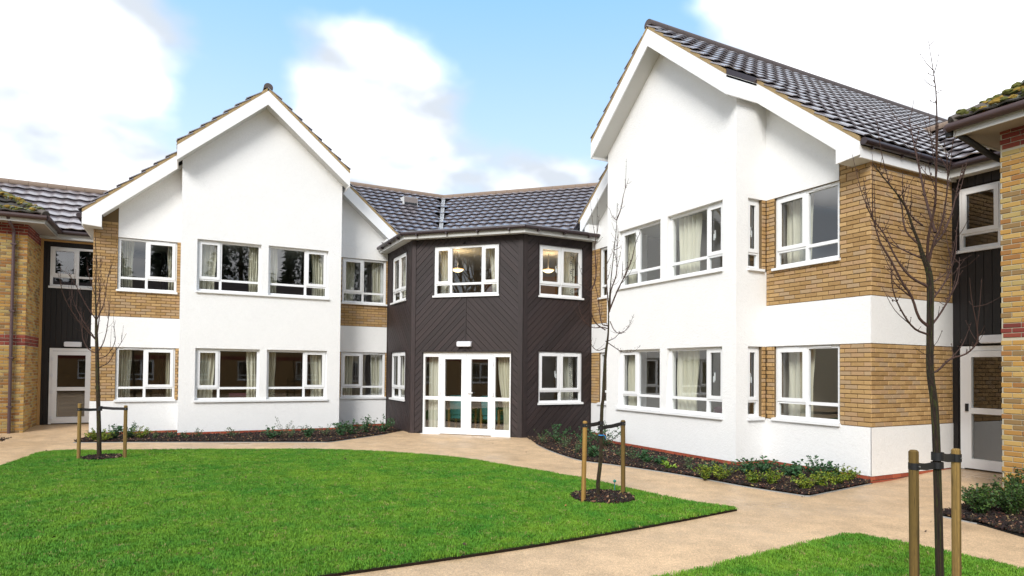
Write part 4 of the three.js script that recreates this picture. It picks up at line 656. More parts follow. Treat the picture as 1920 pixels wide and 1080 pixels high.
{ // blades of grass
  const tuft = (() => { const P = [], C = []; let s = 3; const r = () => { s = (s * 16807) % 2147483647; return s / 2147483647; };
    for (let i = 0; i < 12; i++) { const a = r() * 6.28, d = Math.sqrt(r()) * 0.045, x = Math.cos(a) * d, z = Math.sin(a) * d, h = 0.012 + r() * 0.018, w = 0.0022 + r() * 0.0018, t = r() * 6.28, l = 0.006 + r() * 0.018, lx = Math.cos(t) * l, lz = Math.sin(t) * l, wx = Math.cos(t + 1.57) * w, wz = Math.sin(t + 1.57) * w, k = 0.75 + r() * 0.5; P.push(x - wx, 0, z - wz, x + wx, 0, z + wz, x + lx * 0.4 + wx * 0.7, h * 0.65, z + lz * 0.4 + wz * 0.7, x - wx, 0, z - wz, x + lx * 0.4 + wx * 0.7, h * 0.65, z + lz * 0.4 + wz * 0.7, x + lx * 0.4 - wx * 0.7, h * 0.65, z + lz * 0.4 - wz * 0.7, x + lx * 0.4 - wx * 0.7, h * 0.65, z + lz * 0.4 - wz * 0.7, x + lx * 0.4 + wx * 0.7, h * 0.65, z + lz * 0.4 + wz * 0.7, x + lx, h, z + lz); for (let q = 0; q < 9; q++) C.push(k, k, k); }
    return raw(P, null, C); })();
  const gm = mat([1, 1, 1], 0.75, { vertexColors: true, side: THREE.DoubleSide }), X = new THREE.Matrix4(), q = new THREE.Quaternion(), c = new THREE.Color();
  for (const [P, dens, lim, label] of [[lawn1, 1750, [-4.2, 6.4, -15.8, -5.35], 'short mown green grass of the large lawn'], [lawn2, 2200, [2.0, 6.8, -4.5, -1.2], 'short mown green grass of the small lawn in the corner']]) {
    const pts = [], n = Math.floor((lim[1] - lim[0]) * (lim[3] - lim[2]) * dens);
    for (let i = 0; i < n; i++) { const x = rr(lim[0], lim[1]), z = rr(lim[2], lim[3]); if (inside(P, x, z) && rnd() < clamp(1.2 - (Math.hypot(x, z) - 6) * 0.04)) pts.push([x, z]); }
    const im = new THREE.InstancedMesh(tuft, gm, pts.length);
    pts.forEach(([x, z], i) => { const s = rr(0.8, 1.25), k = fbm(x * 0.7, z * 0.7, 9, 3), f = fbm(x * 3.1, z * 3.1, 1, 3), y = clamp(0.42 + k * 0.6 + f * 0.7 + rr(-0.15, 0.15)); q.setFromAxisAngle(V3(0, 1, 0), rnd() * 6.28); X.compose(V3(x, 0.034 + 0.006 * fbm(x * 2.3, z * 2.3, 4, 3), z), q, V3(s, s * rr(0.8, 1.2), s)); im.setMatrixAt(i, X); const st = rnd() < 0.03; im.setColorAt(i, st ? c.setRGB(0.32, 0.26, 0.10) : c.setRGB(mix(0.045, 0.18, y), mix(0.205, 0.325, y), mix(0.007, 0.014, y))); });
    im.name = numbered('grass'); im.castShadow = im.receiveShadow = true; stuff(im); tag(im, label, 'grass'); scene.add(im);
  }
}
// planting beds with bark mulch
const bedA = [...smooth([[-2.24, -17.42], [-1.42, -17.13], [0.44, -16.38], [3.0, -15.28]], 4), ...smooth([[3.12, -15.3], [4.39, -16.24], [5.43, -17.05]], 4), [5.43, -18.66], [3.88, -18.66], [3.88, -17.88], [-0.12, -17.88], [-0.12, -18.66], [-2.07, -18.66]];
const bedB = [...smooth([[7.80, -14.14], [7.21, -12.25], [6.93, -10.87], [6.90, -10.18], [7.12, -9.6], [7.50, -8.16], [7.66, -6.86], [7.86, -6.04]], 5), [7.92, -6.0], [9.76, -6.26], [9.76, -8.32], [8.98, -8.32], [8.98, -12.36], [9.9, -12.36], [9.9, -14.12]];
const bedR = [[8.31, -4.52], [10.38, -4.76], [10.38, 1], [7.9, 1], [8.08, -3.5], [8.28, -4.0]];
const bedL = [[-3.70, -18.1], [-3.56, -18.88], [-3.55, -19.38], [-8, -19.38], [-8, -17.6], [-4.3, -17.5]];
const chipG = [0, 1, 2].map((k) => { const s = [[0.030, 0.010, 0.012], [0.022, 0.008, 0.010], [0.038, 0.007, 0.009]][k], g = new THREE.BoxGeometry(s[0], s[1], s[2], 2, 1, 1), p = g.attributes.position; for (let i = 0; i < p.count; i++) { const x = p.getX(i); p.setXYZ(i, x, p.getY(i) + 0.1 * Math.abs(x) + 0.004 * Math.sin(x * 300 + k), p.getZ(i) * (1 - Math.abs(x) * 14) + 0.1 * x); } g.computeVertexNormals(); return g; });
const soil = mat([0.008, 0.0055, 0.0045], 0.95, { bumpMap: rep(grainT, 3), bumpScale: 0.03 });
const mulchMat = mat([1, 1, 1], 0.85);
function mulch(P, y, dens, label, keep = () => true) {
  const xs = P.map((p) => p[0]), zs = P.map((p) => p[1]), x0 = Math.min(...xs), x1 = Math.max(...xs), z0 = Math.min(...zs), z1 = Math.max(...zs), pts = [], n = Math.floor((x1 - x0) * (z1 - z0) * dens);
  for (let i = 0; i < n; i++) { const x = rr(x0, x1), z = rr(z0, z1); if (inside(P, x, z) && keep(x, z)) pts.push([x, z]); }
  const ims = chipG.map((g, k) => new THREE.InstancedMesh(g, mulchMat, Math.ceil(pts.length / 3))), X = new THREE.Matrix4(), q = new THREE.Quaternion(), e = new THREE.Euler(), c = new THREE.Color();
  pts.forEach(([x, z], i) => { const s = rr(0.7, 1.9); e.set(rr(-0.5, 0.5), rr(0, 6.28), rr(-0.5, 0.5)); q.setFromEuler(e); X.compose(V3(x, y + rr(0.0, 0.022), z), q, V3(s, s, s)); const t = rnd(), im = ims[i % 3], k = Math.floor(i / 3); im.setMatrixAt(k, X); t < 0.72 ? c.setRGB(rr(0.006, 0.018), rr(0.004, 0.009), rr(0.003, 0.006)) : t < 0.94 ? c.setRGB(rr(0.030, 0.075), rr(0.014, 0.030), rr(0.008, 0.015)) : c.setRGB(rr(0.22, 0.36), rr(0.14, 0.22), rr(0.07, 0.12)); im.setColorAt(k, c); });
  ims.forEach((im, k) => { im.count = Math.floor((pts.length - k + 2) / 3); im.name = numbered('bark_mulch'); im.castShadow = im.receiveShadow = true; stuff(im); tag(im, label, 'mulch', label); scene.add(im); });
}
function edging(P, label) { const g = new GB(); for (let i = 0; i + 1 < P.length; i++) { const a = P[i], b = P[i + 1], d = [b[0] - a[0], b[1] - a[1]], l = Math.hypot(...d), n = [-d[1] / l * 0.012, d[0] / l * 0.012]; g.slab([[a[0] - n[0], a[1] - n[1]], [b[0] - n[0], b[1] - n[1]], [b[0] + n[0], b[1] + n[1]], [a[0] + n[0], a[1] + n[1]]].reverse(), -0.03, 0.014); } return tag(mesh('edging_strip', g, M.edging), label, 'edging'); }
const bedY = 0.03;
for (const [P, label, dens, keep] of [[bedA, 'dark bark mulch in the bed below the left gabled wing', 2000], [bedB, 'dark bark mulch in the bed below the right gabled wing', 3000], [bedR, 'dark bark mulch in the bed at the right edge', 2000, (x, z) => z < -2.2], [bedL, 'dark bark mulch in the bed at the left edge', 900, (x) => x > -5.2]]) { structure(mesh('planting_bed', sheet(P, bedY, 0.1, 0.012), soil)); mulch(P, bedY, dens, label, keep); }
edging(bedA.slice(0, 24).filter((p) => p[1] > -17.5), 'thin grey edging strip along the bed below the left gabled wing'); edging(bedB.slice(0, 37), 'thin grey edging strip along the curved bed below the right gabled wing'); edging([[7.92, -6.0], [9.70, -6.25]], 'short grey edging strip at the brick corner of the right gabled wing'); edging([[8.29, -3.9], [8.31, -4.52], [9.3, -4.63]], 'thin grey edging strip of the bed at the right edge'); 

// ---------------------------------------------------------------- shrubs
function leafQuad(P, C, p, dir, L, w, col) { const up = V3(rr(-1, 1), rr(0.2, 1), rr(-1, 1)).normalize(), s = dir.clone().cross(up).normalize().multiplyScalar(w / 2), m = p.clone().addScaledVector(dir, L * 0.5).add(V3(0, L * 0.12, 0)), e = p.clone().addScaledVector(dir, L); const a = m.clone().add(s), b = m.clone().sub(s); P.push(...p.toArray(), ...a.toArray(), ...b.toArray(), ...a.toArray(), ...e.toArray(), ...b.toArray()); for (let i = 0; i < 6; i++) C.push(...col); }
const M_leaf = mat([1, 1, 1], 0.62, { vertexColors: true, side: THREE.DoubleSide, transmission: 0.12, thickness: 0 }), M_stem = mat([0.06, 0.045, 0.02], 0.9);
const pal = [ // tones of each kind
  [[0.018, 0.075, 0.020], [0.030, 0.105, 0.030], [0.045, 0.13, 0.040]], [[0.15, 0.22, 0.010], [0.25, 0.30, 0.014], [0.05, 0.11, 0.010]], [[0.035, 0.095, 0.035], [0.06, 0.13, 0.045], [0.11, 0.16, 0.06]], [[0.22, 0.36, 0.03], [0.28, 0.42, 0.05], [0.16, 0.28, 0.02]], [[0.014, 0.046, 0.006], [0.026, 0.078, 0.009], [0.07, 0.14, 0.016]],
];
function shrub(x, z, h, kind, label, category = 'shrub') {
  const t = thing(['leafy_shrub', 'golden_shrub', 'wispy_shrub', 'lime_plant', 'box_hedge_plant'][kind], label, category, [x, bedY, z], rr(0, 6.28), ['dark leafy shrubs', 'golden leaved shrubs', 'young wispy shrubs', 'lime green plants', 'box hedge plants'][kind]), P = [], C = [], st = [];
  const stems = [13, 21, 8, 6, 46][kind], per = [24, 30, 18, 7, 46][kind], spread = [0.75, 0.85, 0.7, 0.9, 0.62][kind], LL = [0.066, 0.042, 0.048, 0.09, 0.036][kind], LW = [0.032, 0.022, 0.018, 0.05, 0.022][kind];
  for (let i = 0; i < stems; i++) {
    const a = rr(0, 6.28), r = h * spread * Math.sqrt(rnd()), hh = h * rr(0.55, 1) * (1 - 0.35 * (r / (h * spread)) ** 2), tip = V3(Math.cos(a) * r, hh, Math.sin(a) * r), mid = V3(tip.x * 0.35 + rr(-0.02, 0.02), hh * 0.55, tip.z * 0.35 + rr(-0.02, 0.02)), c = new THREE.QuadraticBezierCurve3(V3(rr(-0.02, 0.02), -0.02, rr(-0.02, 0.02)), mid, tip);
    st.push(tube([c.getPoint(0), c.getPoint(0.5), tip], [0.005, 0.003, 0.0015], 4));
    for (let k = 0; k < per; k++) { const f = kind === 2 ? rr(0.25, 1) : rr(0.12, 1), p = c.getPoint(f), dir = V3(rr(-1, 1), rr(-0.3, 0.9), rr(-1, 1)).normalize(), col = pal[kind][Math.floor(rnd() * 3)], v = rr(0.8, 1.2); leafQuad(P, C, p, dir, LL * rr(0.6, 1.2), LW * rr(0.7, 1.2), col.map((q) => q * v)); }
  }
  mesh('foliage', raw(P, null, C), M_leaf, t); mesh('stems', mergeGeometries(st), M_stem, t); return t;
}
const shrubsA = [[-1.82,-17.39,18,1],[-1.63,-17.31,16,1],[-1.5,-17.62,20,0],[-1.15,-17.6,26,0],[-0.94,-17.51,18,1],[-0.62,-17.25,12,2],[-0.26,-17.23,12,2],[0.03,-17.11,10,2],[0.3,-17.25,14,2],[1.06,-16.94,16,2],[1.89,-16.34,18,0],[2.14,-16.23,34,2],[2.32,-16.16,20,2],[2.75,-16.24,18,0],[3.18,-16.33,22,2],[3.55,-16.18,22,0],[3.89,-16.47,24,0],[4.29,-16.75,28,0],[4.82,-16.85,24,0]], shrubsB = [[7.47,-12.77,26,2],[7.91,-12.82,32,0],[7.45,-11.7,20,2],[7.25,-11.01,22,2],[7.84,-11.53,30,0],[8.44,-11.69,40,0],[7.21,-10.34,20,0],[7.78,-10.26,22,2],[7.74,-9.78,20,2],[7.72,-9.33,18,0],[7.8,-9.0,12,0],[7.6,-8.55,12,3],[7.91,-8.41,18,2],[8.05,-8.03,20,2],[7.48,-7.59,22,1],[7.65,-7.4,26,1],[8.17,-7.68,26,2],[8.42,-7.56,26,0],[8.76,-7.53,26,0],[7.85,-6.95,18,1],[8.04,-6.76,22,1],[8.92,-7.16,24,0],[8.96,-6.97,22,0],[8.18,-6.27,24,1],[9.25,-6.84,34,0],[9.3,-6.71,26,0],[8.59,-6.31,22,1],[8.96,-6.34,20,1],[9.35,-6.42,24,1]];
const kindWord = ['dark leafy shrub', 'golden leaved shrub', 'sparse wispy shrub', 'small lime green plant', 'dense dark box plant'], nth = ['first', 'second', 'third', 'fourth', 'fifth', 'sixth', 'seventh', 'eighth', 'ninth', 'tenth', 'eleventh', 'twelfth'];
for (const [L, where] of [[shrubsA, 'in the bed below the left gabled wing'], [shrubsB, 'in the bed below the right gabled wing']]) { const seen = [0, 0, 0, 0, 0]; for (const [x, z, px, k] of L) { const d = 0.8957 * -z + 0.4446 * x; shrub(x, z, Math.max(0.12, 1.45 * px * d / 1177), k, k === 3 ? 'single lime green plant ' + where : nth[seen[k]++] + ' ' + kindWord[k] + ' from the left ' + where); } }
[[8.72, -4.22, 0.34], [9.02, -4.02, 0.42], [9.12, -4.42, 0.36], [9.42, -4.2, 0.46], [9.34, -3.72, 0.52], [9.75, -4.05, 0.60], [9.72, -3.6, 0.62], [10.0, -4.3, 0.55], [8.95, -3.55, 0.42], [9.35, -3.2, 0.5]].forEach(([x, z, h], i) => shrub(x, z, h, 4, nth[i] + ' dense dark box plant from the path in the right edge bed', 'hedge'));
shrub(-4.05, -18.85, 0.18, 1, 'golden leaved shrub at the foot of the left brick building'); shrub(-4.35, -18.6, 0.2, 0, 'dark leafy shrub at the foot of the left brick building');

// ---------------------------------------------------------------- staked saplings
const barkT = noiseTex(256, (u, v) => { const k = 0.55 + 0.6 * (n64(u, v * 0.5) - 0.5) + 0.4 * (n256(u, v) - 0.5), g = n16(u, v) > 0.66 ? 1 : 0; return [k * (g ? 0.50 : 0.44), k * (g ? 0.52 : 0.33), k * (g ? 0.22 : 0.25)]; }, true);
const M_bark = mat([0.85, 0.82, 0.78], 0.92, { map: rep(barkT, 2, 1.2), bumpMap: rep(grainT, 3, 2), bumpScale: 0.01 }), M_twig = mat([0.055, 0.025, 0.018], 0.8), M_bud = mat([0.20, 0.08, 0.05], 0.8);
const camR = V3(Math.cos(0.4796), 0, Math.sin(0.4796)), camF = V3(Math.sin(0.4796), 0, -Math.cos(0.4796));
function sapling(x, z, limbs, r0, label) {
  const t = thing('sapling', label, 'tree', [x, 0, z], 0, 'bare staked saplings');
  limbs.forEach((l, i) => {
    const bend = i ? rr(-0.9, 0.9) : 0, b0 = l[0], len = Math.hypot(l[l.length - 1][0] - b0[0], l[l.length - 1][1] - b0[1]);
    const pts = l.map(([a, y], k) => { const d = i ? Math.hypot(a - b0[0], y - b0[1]) : 0; return camR.clone().multiplyScalar(a).addScaledVector(camF, bend * d * 0.55).add(V3(0, y, 0)); });
    const r = i ? clamp(0.0045 + len * 0.0062, 0.004, 0.011) : r0, gs = [];
    if (i) gs.push(tube(pts, [r, r * 0.75, r * 0.5, 0.0018], 6));
    else mesh('trunk', tube(pts, [r * 1.12, r, r * 0.92, r * 0.72, r * 0.4, r * 0.22, 0.003], 10), M_bark, t);
    const c = new THREE.CatmullRomCurve3(pts, false, 'centripetal'), n = Math.floor(c.getLength() / 0.042);
    for (let k = 0; k < n; k++) { const f = i ? rr(0.15, 0.98) : rr(0.62, 0.99); if (!i && k > n * 0.4) break; const p = c.getPoint(f), d = V3(rr(-1, 1), rr(0.1, 1.2), rr(-1, 1)).normalize(), L = rnd() < 0.75 ? rr(0.012, 0.04) : rr(0.06, 0.17); gs.push(tube([p, p.clone().addScaledVector(d, L * 0.5), p.clone().addScaledVector(d, L).add(V3(0, L * 0.2, 0))], [0.0028, 0.0022, 0.0013], 4)); if (rnd() < 0.5) gs.push(new THREE.SphereGeometry(0.0045, 5, 4).translate(p.x + d.x * L, p.y + d.y * L + L * 0.2, p.z + d.z * L)); }
    if (i) for (let k = 0; k < Math.floor(len * 3.2); k++) { // long young shoots
      const f = rr(0.25, 0.9), p = c.getPoint(f), T = c.getTangent(f), d = T.clone().add(V3(rr(-0.7, 0.7), rr(0.2, 0.8), rr(-0.7, 0.7))).normalize(), L = rr(0.14, 0.42), e = p.clone().addScaledVector(d, L).add(V3(0, L * 0.3, 0)), m = p.clone().addScaledVector(d, L * 0.55);
      gs.push(tube([p, m, e], [0.0038, 0.0028, 0.0014], 5)); for (let h = 0; h < 4; h++) { const w = p.clone().lerp(e, rr(0.2, 0.95)); gs.push(new THREE.SphereGeometry(0.005, 5, 4).translate(w.x, w.y, w.z)); }
    }
    for (const g of gs) for (const k of Object.keys(g.attributes)) if (!['position', 'normal', 'uv'].includes(k)) g.deleteAttribute(k);
    if (gs.length) mesh(i ? 'branch' : 'twigs', mergeGeometries(gs.map((g) => g.index ? g.toNonIndexed() : g)), M_twig, t);
  });
  return t;
}
sapling(-1.41, -14.06, [[[0.01,0.01],[-0.01,0.63],[-0.03,1.03],[-0.06,1.63],[-0.08,2.08],[-0.1,2.43],[-0.11,2.73],[-0.13,3.08],[-0.13,3.64],[-0.14,3.94],[-0.17,4.29]],[[-0.07,2.0],[-0.25,2.08],[-0.38,2.28],[-0.41,2.48],[-0.45,2.73],[-0.48,2.88]],[[-0.05,1.91],[0.11,1.95],[0.24,2.08],[0.33,2.23],[0.34,2.33],[0.32,2.51]],[[-0.05,1.73],[0.09,1.83],[0.15,2.03],[0.22,2.23],[0.26,2.41]],[[-0.08,2.23],[-0.18,2.38],[-0.31,2.58],[-0.42,2.78],[-0.5,2.98],[-0.55,3.18]],[[-0.08,2.38],[-0.01,2.63],[0.05,2.89],[0.08,3.19],[0.1,3.64],[0.11,3.78]],[[-0.1,2.63],[-0.02,2.94],[-0.03,3.44],[-0.01,3.74]],[[-0.1,2.63],[-0.22,2.88],[-0.32,3.18],[-0.43,3.44],[-0.56,3.54]],[[-0.12,3.04],[-0.21,3.34],[-0.28,3.59]],[[-0.06,2.03],[0.05,2.23],[0.14,2.74],[0.15,3.04]],[[-0.11,2.83],[-0.06,3.24],[-0.1,3.84]],[[-0.08,2.23],[-0.31,2.63],[-0.42,3.03],[-0.41,3.44]]], 0.036, 'bare staked sapling in front of the left gabled wing');
sapling(5.05, -7.05, [[[-0.03,0.01],[-0.04,0.22],[-0.01,0.51],[-0.0,0.86],[-0.0,1.0],[0.01,1.29],[0.02,1.36],[0.04,1.8],[0.06,2.05],[0.08,2.2],[0.09,2.37],[0.09,2.6],[0.12,3.02],[0.16,3.42],[0.19,3.73],[0.2,4.07]],[[0.19,3.83],[0.25,3.99],[0.29,4.2],[0.36,4.42]],[[0.19,3.83],[0.14,3.89],[0.11,4.01]],[[0.08,2.34],[0.01,2.36],[-0.1,2.35],[-0.18,2.38],[-0.26,2.48],[-0.31,2.62],[-0.32,2.72]],[[0.05,2.32],[-0.07,2.4],[-0.13,2.5],[-0.15,2.64],[-0.16,2.85],[-0.22,2.95]],[[-0.16,2.85],[-0.09,3.01],[-0.08,3.21],[-0.09,3.52],[-0.05,3.72],[-0.02,3.95]],[[0.09,2.56],[0.19,2.85],[0.27,3.03],[0.35,3.24],[0.38,3.42],[0.43,3.57]],[[0.11,2.44],[0.17,2.3],[0.25,2.27],[0.35,2.38],[0.41,2.53]],[[0.11,2.61],[0.12,2.85],[0.2,3.09],[0.21,3.38],[0.22,3.79]],[[0.08,2.38],[0.01,2.4],[-0.02,2.64],[-0.04,2.89],[-0.07,3.09]],[[-0.16,2.85],[-0.24,2.91],[-0.26,2.93]],[[0.27,3.03],[0.29,3.22],[0.3,3.3]],[[0.16,3.42],[0.24,3.46],[0.26,3.48]],[[0.09,2.6],[0.07,3.01],[0.08,3.3]],[[0.06,2.08],[-0.06,2.04],[-0.13,2.11],[-0.16,2.21]],[[0.08,2.17],[0.17,2.21],[0.23,2.27],[0.32,2.29]],[[0.05,2.17],[0.22,2.06],[0.3,2.02],[0.42,2.02]]], 0.027, 'bare staked sapling with a blue tie near the timber entrance');
sapling(4.925, -2.666, [[[0.02,-0.07],[-0.0,0.98],[-0.02,1.53],[-0.05,1.77],[-0.05,2.07],[-0.05,2.47],[-0.07,2.56],[-0.09,2.61],[-0.11,2.66],[-0.13,2.73],[-0.18,2.86],[-0.22,2.98],[-0.28,3.08],[-0.37,3.19],[-0.47,3.32]],[[-0.06,2.58],[-0.04,2.73],[-0.01,2.81],[0.01,3.06],[-0.01,3.26],[-0.06,3.44]],[[-0.07,2.58],[-0.1,2.76],[-0.1,2.98],[-0.14,3.19],[-0.19,3.44],[-0.26,3.71],[-0.38,4.0]],[[-0.06,2.61],[-0.02,2.7],[0.07,2.81],[0.15,2.97],[0.21,3.16],[0.27,3.35]],[[-0.05,2.29],[-0.03,2.31],[0.07,2.41],[0.17,2.54],[0.25,2.72],[0.29,2.9]],[[-0.05,1.77],[-0.01,1.78],[0.07,1.87],[0.17,1.91],[0.23,1.99],[0.22,2.1],[0.16,2.29],[0.12,2.45]],[[-0.05,2.1],[0.01,1.96],[0.0,1.84]],[[-0.06,2.11],[-0.13,2.17],[-0.19,2.33],[-0.27,2.45],[-0.35,2.6],[-0.43,2.73],[-0.48,2.89],[-0.53,3.05],[-0.56,3.2]],[[-0.06,2.05],[-0.18,2.09],[-0.28,2.19],[-0.37,2.33],[-0.41,2.46],[-0.42,2.55]],[[-0.05,2.4],[-0.18,2.48],[-0.27,2.61],[-0.35,2.8],[-0.44,2.95],[-0.5,3.13]],[[-0.07,2.6],[-0.19,2.67],[-0.32,2.76],[-0.4,2.88]],[[-0.04,2.12],[0.04,2.2],[0.14,2.32],[0.25,2.48],[0.3,2.66]],[[-0.01,2.81],[0.0,3.13],[0.02,3.35],[0.04,3.59],[0.07,3.87]],[[-0.19,2.33],[-0.32,2.44],[-0.34,2.52]],[[-0.1,2.86],[-0.18,2.92],[-0.25,3.05],[-0.26,3.26]],[[-0.03,2.44],[0.03,2.47],[0.12,2.53]],[[-0.13,2.72],[-0.21,2.83],[-0.22,3.08],[-0.34,3.3]]], 0.025, 'large bare staked sapling in the foreground at the right');
const stakeT = noiseTex(256, (u, v) => { const k = 0.78 + 0.25 * (n64(u, v * 0.125) - 0.5) + 0.2 * (n256(u, v) - 0.5) - (n32(u, v) > 0.88 ? 0.25 : 0), d = n8(u, v * 0.5) > 0.62 ? 0.72 : 1; return [k * 0.78 * d, k * 0.64 * d, k * 0.38 * d]; }, true);
const M_stake = mat([0.75, 0.72, 0.62], 0.88, { map: rep(stakeT, 1, 0.9) }), M_stakeDark = mat([0.42, 0.40, 0.30], 0.9, { map: rep(stakeT, 1, 0.8) }), M_stakePale = mat([1.0, 0.88, 0.66], 0.85, { map: rep(stakeT, 1, 0.7) });
function stake(x, z, h, tx, tz, label, m = M_stake, r = 0.031) { const o = mesh('wooden_stake', new THREE.LatheGeometry([[0, -0.1], [r, -0.1], [r, h - 0.012], [r - 0.01, h], [0, h + 0.002]].map((p) => new THREE.Vector2(...p)), 14), m); o.position.set(x, 0, z); o.rotation.set(tz, rr(0, 6), tx, 'ZXY'); return tag(o, label, 'stake', 'round wooden tree stakes'); }
stake(-1.72, -14.02, 1.07, 0.0, 0, 'wooden stake left of the leftmost sapling'); stake(-0.98, -13.86, 1.03, 0.0, 0, 'wooden stake right of the leftmost sapling');
stake(4.66, -6.9, 1.10, -0.02, 0, 'pale yellow wooden stake left of the sapling with blue tie', M_stakePale); stake(5.42, -7.04, 1.08, 0.01, 0, 'grey green wooden stake right of the sapling with blue tie', M_stakeDark);
stake(4.605, -2.648, 1.22, 0.006, 0, 'thick wooden stake left of the foreground sapling', M_stakeDark, 0.032); stake(5.255, -2.71, 1.19, 0.0, 0, 'thick wooden stake right of the foreground sapling', M_stake, 0.032);
function strap(p, q, label, h = 0.05, rp = 0.036, rq = 0.04) { // black rubber tie: loop round the stake, band to the trunk, loop round the trunk
  const t = thing('tree_tie', label, 'tree tie', [0, 0, 0], 0, 'black tree ties'), d = q.clone().sub(p), n = V3(-d.z, 0, d.x).normalize(), g = new GB();
  for (const s of [-1, 1]) { const o = n.clone().multiplyScalar(s * 0.006), a = p.clone().add(o), b = q.clone().add(o), m = a.clone().lerp(b, 0.5).add(V3(0, -0.008, 0)); for (const [u, v] of [[a, m], [m, b]]) { const k = [V3(u.x, u.y - h / 2, u.z), V3(v.x, v.y - h / 2, v.z), V3(v.x, v.y + h / 2, v.z), V3(u.x, u.y + h / 2, u.z)].map((w) => w.toArray()); s > 0 ? g.quad(...k) : g.quad(k[1], k[0], k[3], k[2]); } }
  mesh('band', g, M.black, t); for (const [c, r] of [[p, rp], [q, rq]]) { const l = mesh('loop', new THREE.CylinderGeometry(r, r, h, 16, 1, true), M.strap, t); l.position.copy(c); }
  const w = mesh('nail', new THREE.CylinderGeometry(0.006, 0.006, 0.006, 8).rotateX(Math.PI / 2), M.steel, t); w.position.copy(p).add(V3(0, 0, rp + 0.002));
}
strap(V3(-1.725, 0.96, -14.02), V3(-1.41, 0.95, -14.06), 'black tie on the left stake of the leftmost sapling'); strap(V3(-0.98, 0.965, -13.86), V3(-1.40, 0.985, -14.06), 'black tie on the right stake of the leftmost sapling');
strap(V3(4.68, 1.045, -6.9), V3(5.045, 1.05, -7.05), 'black tie on the pale stake of the sapling with blue tie'); strap(V3(5.41, 1.035, -7.04), V3(5.045, 0.985, -7.05), 'black tie on the grey green stake of the sapling');
strap(V3(4.603, 1.105, -2.648), V3(4.92, 1.09, -2.665), 'black tie on the left stake of the foreground sapling', 0.048, 0.037, 0.041); strap(V3(5.255, 1.12, -2.71), V3(4.925, 1.155, -2.665), 'black tie on the right stake of the foreground sapling', 0.06, 0.037, 0.041);
{ // mulched pits, the blue tie and the little marker
  for (const [x, z, r, label] of [[-1.36, -14.04, 0.33, 'round patch of dark mulch at the foot of the leftmost sapling'], [5.05, -7.02, 0.43, 'round patch of dark mulch at the foot of the sapling with blue tie'], [4.93, -2.67, 0.4, 'round patch of dark mulch at the foot of the foreground sapling']]) { const P = []; for (let i = 0; i < 28; i++) { const a = -i / 28 * 6.283, k = r * (1 + 0.12 * noise.noise(Math.cos(a) * 2 + x, Math.sin(a) * 2, 1)); P.push([x + Math.cos(a) * k, z + Math.sin(a) * k]); } structure(mesh('tree_pit', sheet(P, 0.045, 0.06, 0.008), soil)); mulch(P, 0.05, 3200, label); }
  const b = mesh('blue_tie', mergeGeometries([new THREE.TorusGeometry(0.031, 0.008, 6, 20).rotateX(Math.PI / 2), tube([V3(0.03, 0, 0.01), V3(0.05, -0.01, 0.02), V3(0.06, -0.05, 0.02)], [0.006, 0.004], 5)].map((g) => g.toNonIndexed())), mat([0.02, 0.26, 0.62], 0.5)); b.position.set(5.048, 0.885, -7.05); tag(b, 'bright blue tie round the trunk of the sapling near the entrance', 'tie');
  const k = thing('plant_marker', 'small teal knobbed marker in the mulch beside the sapling with blue tie', 'marker', [5.40, 0.04, -7.21]); mesh('rod', new THREE.CylinderGeometry(0.006, 0.006, 0.16, 8).translate(0, 0.08, 0), M.teal, k); mesh('knob', new THREE.SphereGeometry(0.022, 12, 8).translate(0, 0.17, 0), mat([0.02, 0.22, 0.17], 0.4), k);
  const P = [], C = []; for (let i = 0; i < 60; i++) { const x = rr(-3, 9), z = rr(-16, -4); if (inside(bedB, x, z) || inside(bedA, x, z)) continue; const y = inside(lawn1, x, z) || inside(lawn2, x, z) ? 0.06 : 0.012; leafQuad(P, C, V3(x, y, z), V3(rr(-1, 1), 0.05, rr(-1, 1)).normalize(), rr(0.03, 0.06), rr(0.02, 0.035), rnd() < 0.7 ? [0.05, 0.028, 0.02] : [0.36, 0.16, 0.05]); }
  const lf = mesh('fallen_leaves', raw(P, null, C), mat([1, 1, 1], 0.8, { vertexColors: true, side: THREE.DoubleSide })); stuff(lf); tag(lf, 'scattered small brown fallen leaves on the lawn and path', 'leaves');
}

// ---------------------------------------------------------------- curtains and chairs seen through the glass
function drape(root, x, z, w, y0, y1, where, l = 0.27, r = 0.18, tie = 0.15, m) { if (l) curtain(root, x + 0.04, x + 0.04 + l, y0 + 0.06, y1 - 0.03, z, 'cream curtain at left of ' + where, tie, m); if (r) curtain(root, x + w - 0.04 - r, x + w - 0.04, y0 + 0.06, y1 - 0.03, z, 'cream curtain at right of ' + where, -tie, m); }
for (const [root, c, g] of [[wingA, { w0: -1.63, p0: -0.101, p1: 0.079, w1: 1.647, sh: 0.06 }, 'left gable'], [wingB, { w0: -1.55, p0: -0.091, p1: 0.123, w1: 1.667, sh: 0.04 }, 'right gable']]) for (const [y0, y1, lv] of [[Y.lo0, Y.lo1, 'lower'], [Y.up0, Y.up1, 'upper']]) {
  const isA = root === wingA;
  drape(root, c.w0, -0.30, c.p0 - c.w0, y0, y1, lv + ' bay window left of the pier, ' + g, isA ? 0.42 : 0.30, isA ? 0.26 : 0); drape(root, c.p1, -0.30, c.w1 - c.p1, y0, y1, lv + ' bay window right of the pier, ' + g, isA ? 0.22 : 0.62, isA ? 0.36 : 0.16);
  drape(root, -3.47 + c.sh, REC - 0.33, 1.32, y0, y1, lv + ' window left of the bay, ' + g, 0.28, 0.18); drape(root, 2.15 + c.sh, REC - 0.33, 1.32, y0, y1, lv + ' window right of the bay, ' + g, isA ? 0.40 : 0.56, isA ? 0.32 : 0);
}
